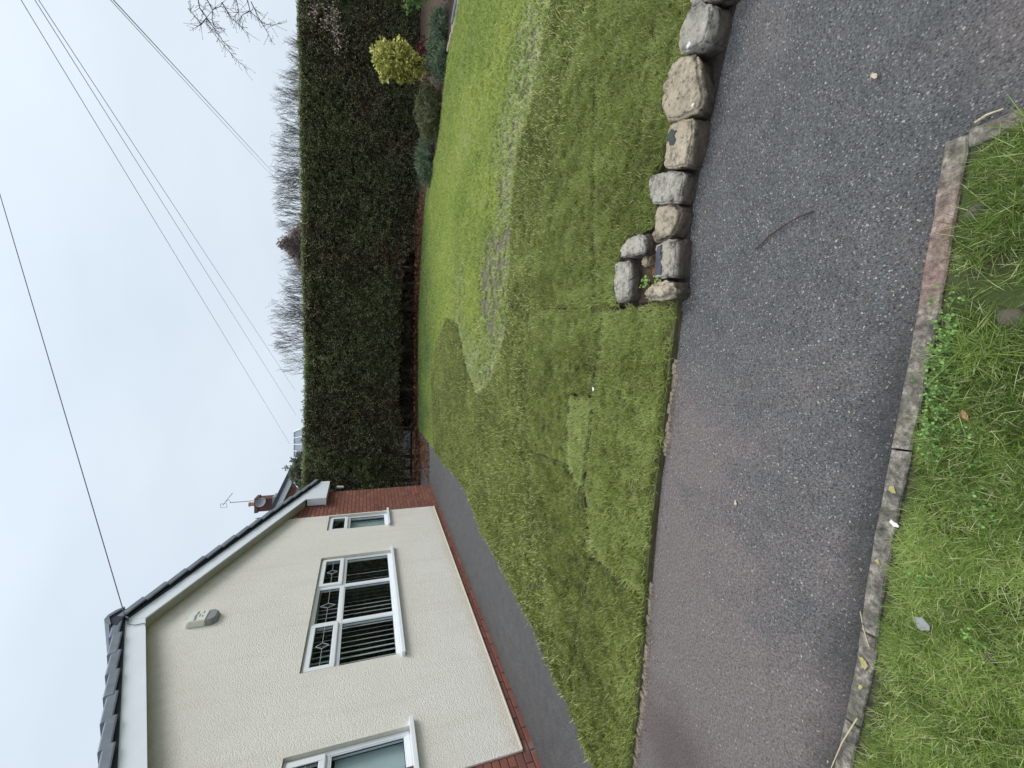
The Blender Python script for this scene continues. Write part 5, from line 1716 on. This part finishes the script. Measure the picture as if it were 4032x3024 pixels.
ev = empty("evergreen_tree", (6.5, 22, 0))
setp(ev, "brown-tinged round evergreen tree peeping above the hedge", "tree")
MB().tube([(0, 0, -0.05), (0.05, 0, 2.0), (0, 0, 4.2)], [0.2, 0.15, 0.08], 8).build("trunk", M['bark'], ev)
leaf_blob("crown", (0, 0, 4.55), (0.62, 0.6, 0.78), 420, BR, ev, down=True, scl=(0.5, 0.9))
leaf_blob("crown", (0.55, 0, 4.2), (0.62, 0.5, 0.6), 240, BR, ev, down=True, scl=(0.5, 0.9))
leaf_blob("crown", (-0.8, 0, 4.15), (0.5, 0.5, 0.5), 160, BR, ev, down=True, scl=(0.5, 0.9))
leaf_blob("crown", (0, 0, 3.0), (1.3, 1.0, 1.2), 400, BR, ev, down=True, scl=(0.5, 0.9))

bush = empty("bush", (-2.95, 15.0, 0))
setp(bush, "grey-green dense bush rising over the hedge beside the white roof", "bush")
MB().tube([(0, 0, -0.05), (0.05, 0, 1.5), (0, 0, 3.0)], [0.12, 0.1, 0.06], 7).build("trunk", M['bark'], bush)
leaf_blob("foliage", (0.0, 0, 3.10), (0.75, 0.6, 0.80), 1100, BU, bush, down=True, scl=(0.5, 0.9))
leaf_blob("foliage", (0.5, 0, 3.05), (0.5, 0.5, 0.66), 560, BU, bush, down=True, scl=(0.5, 0.9))
leaf_blob("foliage", (-0.6, 0, 2.85), (0.6, 0.5, 0.75), 520, BU, bush, down=True, scl=(0.5, 0.9))
leaf_blob("foliage", (0, 0, 2.0), (0.9, 0.8, 1.2), 400, BU, bush, down=True, scl=(0.5, 0.9))

# cherry tree: its trunk stands outside the photograph, its branches reach in
ch = empty("cherry_tree", (8.6, 7.3, 0))
setp(ch, "leafless tree with drooping branches and pinkish buds reaching in at the right", "tree")
CO = Vector((8.6, 7.3, 0))
tb = MB()
bd = MB()
def loc_(p_):
    return Vector(p_) - CO
tb.tube([loc_((8.6, 7.3, -0.05)), loc_((8.5, 7.25, 1.2)), loc_((8.3, 7.1, 2.4)), loc_((7.6, 6.9, 3.6)), loc_((6.6, 6.7, 4.0)), loc_((5.9, 6.6, 3.85)), loc_((5.35, 6.5, 3.65)), loc_((5.0, 6.5, 3.56))], [0.14, 0.12, 0.10, 0.06, 0.035, 0.025, 0.014, 0.009], 7)
tb.tube([loc_((8.4, 7.15, 2.0)), loc_((7.4, 7.0, 2.7)), loc_((6.4, 6.7, 3.15)), loc_((5.5, 6.5, 3.15)), loc_((5.16, 6.5, 3.0))], [0.07, 0.04, 0.025, 0.012, 0.008], 6)
tb.tube([loc_((8.5, 7.2, 1.5)), loc_((7.6, 7.5, 2.1)), loc_((6.8, 7.5, 2.25)), loc_((6.32, 7.5, 2.12))], [0.05, 0.025, 0.012, 0.007], 6)
tb.tube([loc_((6.4, 6.65, 3.95)), loc_((5.6, 6.5, 3.6)), loc_((5.03, 6.5, 3.46))], [0.018, 0.010, 0.006], 5)
polys = [[(5.0, 6.5, 3.56), (4.89, 6.5, 3.54), (4.78, 6.48, 3.46), (4.72, 6.5, 3.47), (4.59, 6.52, 3.36), (4.46, 6.5, 3.25), (4.34, 6.5, 3.14), (4.24, 6.5, 3.01)],
         [(5.03, 6.5, 3.46), (4.92, 6.5, 3.40), (4.80, 6.52, 3.41), (4.71, 6.5, 3.39), (4.70, 6.5, 3.26)],
         [(5.16, 6.5, 3.0), (5.03, 6.5, 2.97), (4.91, 6.5, 2.82), (4.91, 6.5, 2.70), (4.96, 6.5, 2.63)],
         [(5.03, 6.5, 2.97), (4.91, 6.45, 3.05), (4.75, 6.4, 3.08)],
         [(5.16, 6.5, 2.96), (4.99, 6.55, 2.87), (4.87, 6.6, 2.78), (4.77, 6.6, 2.73)],
         [(4.78, 6.48, 3.46), (4.69, 6.5, 3.52), (4.60, 6.5, 3.62)],
         [(4.69, 6.5, 3.52), (4.78, 6.5, 3.60), (4.85, 6.5, 3.67)],
         [(4.92, 6.5, 3.40), (4.99, 6.5, 3.31), (4.98, 6.5, 3.19)],
         [(4.78, 6.48, 3.46), (4.66, 6.46, 3.38), (4.5, 6.44, 3.27), (4.38, 6.42, 3.15)],
         [(5.05, 6.5, 3.30), (4.95, 6.6, 3.22), (4.86, 6.6, 3.10), (4.80, 6.6, 3.02)],
         [(5.2, 6.5, 3.15), (5.08, 6.5, 3.12), (4.98, 6.5, 3.10), (4.9, 6.5, 3.16)]]
bl_polys = [[(6.32, 7.5, 2.12), (6.20, 7.5, 2.02), (6.04, 7.5, 2.07), (5.85, 7.5, 2.18)], [(6.20, 7.5, 2.02), (6.0, 7.5, 1.96), (5.80, 7.5, 1.94), (5.61, 7.5, 1.91)],
            [(6.04, 7.5, 1.97), (5.81, 7.5, 2.01), (5.57, 7.5, 1.99)], [(6.26, 7.5, 2.30), (6.11, 7.5, 2.27), (6.05, 7.5, 2.30)], [(6.3, 7.5, 2.25), (6.1, 7.5, 2.14), (5.98, 7.5, 2.13)]]
def octa(mb_, c, r):
    c = Vector(c)
    mb_.add([c + Vector(d) * r for d in ((1, 0, 0), (-1, 0, 0), (0, 1, 0), (0, -1, 0), (0, 0, 1.3), (0, 0, -1.3))], [(0, 2, 4), (2, 1, 4), (1, 3, 4), (3, 0, 4), (2, 0, 5), (1, 2, 5), (3, 1, 5), (0, 3, 5)])
def twiglets(pl, r0, n_side, bud_r, bud_mb, droop):
    pv = [loc_(q) for q in pl]
    n_ = len(pv)
    tb.tube(pv, [r0 * (1 - 0.75 * i / (n_ - 1)) for i in range(n_)], 4)
    for i in range(n_ - 1):
        for s_ in range(n_side + 3):
            q = pv[i].lerp(pv[i + 1], random.random())
            d = (pv[i + 1] - pv[i]).normalized()
            sd_ = Vector((d.x * 0.6 + random.gauss(0, .5), random.gauss(0, .4), d.z * 0.6 + random.gauss(0, .5) - droop)).normalized() * random.uniform(0.05, 0.16)
            m_ = q + sd_ * 0.5 + Vector((random.gauss(0, .008), 0, random.gauss(0, .008)))
            e = q + sd_
            tb.tube([q, m_, e], [0.0028, 0.0023, 0.0017], 3, False)
            octa(bud_mb, e, bud_r * random.uniform(0.7, 1.2))
            if random.random() < 0.6:
                octa(bud_mb, m_, bud_r * random.uniform(0.5, 0.9))
    octa(bud_mb, pv[-1], bud_r)
bdark = MB()
for pl in polys:
    twiglets(pl, 0.0065, 3, 0.0055, bdark, 0.1)
for pl in bl_polys:
    twiglets(pl, 0.005, 4, 0.012, bd, 0.2)
tb.build("trunk", M['branch'], ch)
bdark.build("winter_buds", M['branch'], ch)["kind"] = 'stuff'
bd.build("pink_buds", M['bud'], ch)["kind"] = 'stuff'

# ================================================================== NEIGHBOURS
nh = empty("neighbour_house", (-6.5, 20, 0))
setp(nh, "brown brick house behind the hedge, its dark roof and chimney showing", "house")
# local coordinates about (-6.5, 20)
def nz(x_):
    return 5.70 - 0.44 * abs(x_ - 0.0)
gp = [(-3.3, 0), (2.75, 0), (2.75, 4.20), (0, 5.45), (-3.3, 3.95)]
MB().prism_y(gp, -0.85, 8.0).build("wall", M['brick_far'], nh)
for sgn in (1, -1):
    e = sgn * 3.15
    mb = MB()
    pts = [(0, nz(0)), (e, nz(e)), (e, nz(e) - 0.13), (0, nz(0) - 0.13)]
    mb.prism_y(pts if sgn < 0 else pts[::-1], -1.25, 8.3)
    ro = mb.build("roof", M['slate_far'], nh)
    mb = MB()
    pts = [(0.0, nz(0) - 0.135), (e * 0.97, nz(e * .97) - 0.135), (e * 0.97, nz(e * .97) - 0.34), (0, nz(0) - 0.34)]
    mb.prism_y(pts if sgn < 0 else pts[::-1], -1.15, -1.1)
    mb.build("bargeboard", M['white_frame'], ro)
ck = MB().box(1.33, 1.83, -0.9, -0.35, 4.6, 5.62)
ck.box(1.29, 1.87, -0.94, -0.31, 5.54, 5.66)
chm = ck.build("chimney", M['chimney_brick'], nh)
MB().box(1.28, 1.88, -0.95, -0.3, 4.8, 5.02).build("flashing", M['lead_flash'], chm)
MB().tube([(1.58, -0.62, 5.66), (1.58, -0.62, 5.86), (1.58, -0.62, 5.87), (1.58, -0.62, 5.92)], [0.085, 0.075, 0.09, 0.088], 12).build("chimney_pot", M['pot'], chm)
MB().tube([(-1.0 + 2.1, -1.0, 5.2), (-1.0 + 2.1, -1.0, 5.62)], [0.06, 0.004], 6).build("finial", M['slate_far'], nh)
dsh = MB()
cn = Vector((1.74, -1.05, 5.42))
nd_ = Vector((0.45, -0.75, 0.35)).normalized()
ax = nd_.cross(Vector((0, 0, 1))).normalized()
bx_ = nd_.cross(ax)
ring0 = [cn]
dv, df = [tuple(cn - nd_ * 0.05)], []
for ri, (rr, dd_) in enumerate(((0.11, -0.035), (0.19, 0.0))):
    for s in range(14):
        a = s * 2 * math.pi / 14
        dv.append(tuple(cn + nd_ * dd_ + (ax * math.cos(a) + bx_ * math.sin(a) * 1.15) * rr))
for s in range(14):
    df.append((0, 1 + s, 1 + (s + 1) % 14))
    df.append((1 + s, 15 + s, 15 + (s + 1) % 14, 1 + (s + 1) % 14))
dsh.add(dv, df)
dsh.tube([tuple(cn - nd_ * 0.05), tuple(cn - nd_ * 0.18), (1.7, -0.9, 5.3)], 0.015, 5)
dob = dsh.build("satellite_dish", M['dish'], None, origin=(0, 0, 0))
dob.location = (-6.5, 20, 0)
setp(dob, "grey satellite dish on the neighbour's chimney", "satellite dish")
ae = MB()
# mast, boom and elements
ae.tube([(1.80, -0.97, 5.45), (1.80, -0.97, 6.48)], 0.014, 6)
b0, b1 = Vector((1.72, -0.97, 6.72)), Vector((2.16, -0.97, 6.40))
ae.tube([b0, b1], 0.011, 5)
for i in range(9):
    q = b0.lerp(b1, i / 8)
    ae.tube([q + Vector((0.0, -0.09, 0.0)), q + Vector((0.0, 0.09, 0.0))], 0.005, 4)
for dx_ in (-0.075, 0.075):
    ae.tube([(1.70 + dx_, -0.97, 6.58 + dx_ * .1), (1.70 + dx_, -0.97, 6.80 + dx_ * .1)], 0.007, 4)
ae.tube([(1.625, -0.97, 6.58), (1.775, -0.97, 6.59)], 0.007, 4)
ae.tube([(1.625, -0.97, 6.79), (1.775, -0.97, 6.80)], 0.007, 4)
ae.tube([(1.80, -0.97, 6.45), (1.92, -0.97, 6.52), (1.86, -0.97, 6.60)], 0.009, 4)
aeo = ae.build("aerial", M['aerial'], None)
aeo.location = (-6.5, 20, 0)
setp(aeo, "thin television aerial on a mast above the neighbour's chimney", "aerial")

# pale garden building with a barred white roof, just over the hedge
gh = empty("garden_building", (-1.95, 15.4, 0))
setp(gh, "pale garden building whose white barred roof shows above the hedge", "building")
MB().box(-1.6, 0.42, -0.3, 2.4, 0, 3.35).build("wall", M['white_wall'], gh)
mb = MB()
mb.add([(-1.6, -0.45, 3.40), (0.48, -0.45, 3.40), (0.26, 0.7, 3.80), (-1.5, 0.7, 3.80), (-1.6, -0.45, 3.37), (0.48, -0.45, 3.37), (0.26, 0.7, 3.77), (-1.5, 0.7, 3.77)], [(0, 1, 2, 3), (7, 6, 5, 4), (0, 4, 5, 1), (1, 5, 6, 2), (2, 6, 7, 3), (3, 7, 4, 0)])
rf = mb.build("roof", M['grey_panel'], gh)
for i in range(9):
    u_ = i / 8
    a_ = Vector((-1.6 + 2.08 * u_, -0.46, 3.41))
    b_ = Vector((-1.5 + 1.76 * u_, 0.7, 3.815))
    MB().tube([a_, b_], 0.018, 4).build("glazing_bar", M['white_frame'], rf)
MB().tube([(-1.5, 0.7, 3.82), (0.26, 0.7, 3.82)], 0.026, 5).build("ridge_bar", M['white_frame'], rf)
MB().tube([(0.26, 0.7, 3.82), (0.48, -0.45, 3.41)], 0.026, 5).build("edge_bar", M['white_frame'], rf)

gw = MB().box(-7.0, -0.8, 0, 0.2, 0.0, 1.0)
gwo = gw.build("garden_wall", M['white_wall'], None)
gwo.location = (0, 14.9, 0)
setp(gwo, "pale rendered wall glimpsed through the bare foot of the hedge", "wall")

# ================================================================== OVERHEAD CABLES
def cable(a, b, sag, r, mat, label):
    a, b = Vector(a), Vector(b)
    a2 = a + (a - b) * 0.5           # carries on beyond the photograph
    pts = []
    for i in range(25):
        u_ = i / 24
        q = a2.lerp(b, u_)
        q.z -= sag * 4 * u_ * (1 - u_)
        pts.append(q)
    mb_ = MB()
    o0 = pts[-1]
    mb_.tube(pts, r, 5)
    o_ = mb_.build("overhead_cable", M[mat], None, origin=tuple(o0))
    setp(o_, label, "cable", "cables overhead")
hook = Vector(hw(TA + 0.01, 0.22, ZA + 0.20))
cable((2.99, 9.0, 7.01), hook, 0.0, 0.0055, 'cable', "dark cable coming down to the gable peak of the house")
cable((6.18, 9.0, 6.77), (-3.93, 30.0, 6.09), 0.0, 0.0065, 'cable_pale', "highest of the three pale cables crossing the sky together")
cable((6.23, 9.0, 6.60), (-2.09, 30.0, 5.73), 0.0, 0.0065, 'cable_pale', "middle one of the three pale cables crossing together")
cable((6.24, 9.0, 6.55), (-0.53, 30.0, 5.77), 0.0, 0.0065, 'cable_pale', "lowest of the three pale cables crossing together")
cable((6.53, 9.0, 5.62), (13.20, 30.0, 7.26), 0.0, 0.007, 'cable_pale', "upper one of the close pair of cables above the bare trees")
cable((6.545, 9.0, 5.585), (13.36, 30.0, 7.13), 0.0, 0.010, 'cable_pale', "lower, thicker one of the close pair above the bare trees")

# ================================================================== SMALL THINGS
M['grit'] = m_grass("grit", [(0.0, (0.05, 0.042, 0.035)), (0.5, (0.22, 0.17, 0.11)), (1.0, (0.60, 0.55, 0.45))], (0.62, 0.6, 0.55), 0.1)
GR = []
for i in range(4):
    rd = random.Random(90 + i)
    r1, r2, h_ = rd.uniform(0.003, 0.006), rd.uniform(0.0012, 0.003), rd.uniform(0.001, 0.003)
    GR.append(src_obj("grit_bit", [(-r1, -r2, 0), (r1, -r2 * .6, 0), (r1 * .7, r2, 0), (-r1 * .8, r2 * .8, 0), (0, 0, h_)], [(0, 1, 4), (1, 2, 4), (2, 3, 4), (3, 0, 4)], [rd.random()] * 5, M['grit']))
P, T = [], []
for _ in range(420):
    x_ = random.uniform(-2.4, 0.62)
    P.append((x_, float(np.interp(x_, [q[0] for q in KIN], [q[1] for q in KIN])) + abs(random.gauss(0, 0.10)) + 0.004, 0.001))
    T.append(random.random())
for _ in range(260):
    x_ = random.uniform(-2.4, 0.4)
    P.append((x_, float(np.interp(x_, [q[0] for q in TARM_FRONT], [q[1] for q in TARM_FRONT])) - abs(random.gauss(0, 0.07)) - 0.02, 0.001))
    T.append(random.random() * 0.7)
for _ in range(220):
    x_ = random.uniform(0.4, 1.75)
    P.append((x_, float(np.interp(x_, [0.4, 0.8, 1.1, 1.5, 1.75], [1.59, 1.57, 1.48, 1.34, 1.22])) - abs(random.gauss(0, 0.05)), 0.001))
    T.append(random.random() * 0.6)
for _ in range(160):
    P.append((random.uniform(-1.8, 2.0), random.uniform(0.8, 1.7), 0.001))
    T.append(random.random())
rot = np.column_stack([np.zeros(len(P)), np.zeros(len(P)), RNG.uniform(0, 6.283, len(P))])
scatter("grit", P, rot, RNG.uniform(0.4, 1.3, len(P)), T, GR, path)

tg = MB()
tg.tube([(0.603, 1.018, 0.006), (0.600, 1.07, 0.010), (0.588, 1.12, 0.012), (0.572, 1.18, 0.009), (0.552, 1.215, 0.006), (0.540, 1.245, 0.005)], [0.0035, 0.0032, 0.003, 0.003, 0.0026, 0.002], 5)
o = tg.build("twig", M['twig_dark'], None, origin=(0.6, 1.1, 0))
setp(o, "thin dark curved twig lying alone on the tarmac path", "twig")

def leaf_piece(loc, r, mat, label, name="fallen_leaf", cat="leaf", flat=False, rz=0.0, asp=0.55, z=0.01):
    n_ = 10
    pts = []
    for i in range(n_):
        a = 2 * math.pi * i / n_
        rr = r * (1 + (random.uniform(-.25, .2)))
        px_, py_ = math.cos(a) * rr, math.sin(a) * rr * asp
        pts.append((px_ * math.cos(rz) - py_ * math.sin(rz), px_ * math.sin(rz) + py_ * math.cos(rz), z + (0 if flat else random.uniform(0, r * 0.35))))
    mb_ = MB()
    mb_.add(pts + [(0, 0, z + r * 0.1)] + [(a, b, c - 0.002) for a, b, c in pts], [(i, (i + 1) % n_, n_) for i in range(n_)] + [(i, n_ + 1 + i, n_ + 1 + (i + 1) % n_, (i + 1) % n_) for i in range(n_)])
    o_ = mb_.build(name, mat, None)
    o_.location = loc
    return setp(o_, label, cat)
leaf_piece((-0.072, 0.61, 0.035), 0.012, M['dead_leaf'], "orange-brown dead leaf lying in the verge grass", rz=0.4)
leaf_piece((0.94, 0.83, 0.0), 0.012, M['straw'], "pale dry leaf curled on the tarmac beyond the kerb corner", rz=0.8)
leaf_piece((-0.642, 0.696, 0.03), 0.020, M['slate_bit'], "flat grey slate chip lying in the verge grass", "slate_chip", "slate chip", True, 0.5, 0.8)
leaf_piece((-0.395, 0.765, 0.02), 0.013, M['debris'], "pale broken shell on the kerb's grass edge", "debris", "debris", False, 1.0, 0.5)
leaf_piece((-0.03, 2.385, 0.055), 0.016, M['debris'], "white scrap on the turf by the dark seam hole", "debris", "debris", False, 0.2, 0.6)
leaf_piece((-0.49, 1.33, 0.0), 0.010, M['straw'], "yellowish scrap on the tarmac, left part of the path", "debris", "debris", False, 0.2, 0.6, 0.005)
def stone_small(loc, r, label):
    bm = bmesh.new()
    bmesh.ops.create_icosphere(bm, subdivisions=2, radius=r)
    for v in bm.verts:
        v.co += v.normal * mnoise.noise(v.co * 30 + Vector(loc) * 9) * r * 0.5
        v.co.z *= 0.55
    me = bpy.data.meshes.new("pebble")
    bm.to_mesh(me)
    bm.free()
    me.materials.append(M['pebble'])
    me.polygons.foreach_set('use_smooth', [True] * len(me.polygons))
    o_ = link("pebble", me, None, loc)
    setp(o_, label, "pebble", "pebbles in the verge")
stone_small((0.438, 0.605, 0.018), 0.022, "dark pebble in the verge nearest the kerb corner")
stone_small((0.162, 0.54, 0.018), 0.026, "brown pebble half buried in long verge grass")
stone_small((-0.661, 0.575, 0.02), 0.018, "dark round lump in the verge grass near the slate chip")
def stick(a, b, r, mat, label):
    a, b = Vector(a), Vector(b)
    m_ = a.lerp(b, 0.5) + Vector((0.004, 0.003, 0.002))
    o_ = MB().tube([a, m_, b], [r, r * 0.9, r * 0.6], 5).build("stick", M[mat], None, origin=tuple(a))
    setp(o_, label, "stick", "dry sticks on the kerb")
stick((0.668, 0.610, 0.008), (0.672, 0.560, 0.008), 0.003, 'straw', "pale straw stick lying along the kerb corner")
stick((-1.02, 0.855, 0.034), (-1.245, 0.935, 0.026), 0.0022, 'straw', "long thin dry stalk laid across the kerb")
stick((-0.70, 0.862, 0.01), (-0.79, 0.825, 0.03), 0.0018, 'straw', "short dry stalk across a kerb joint")
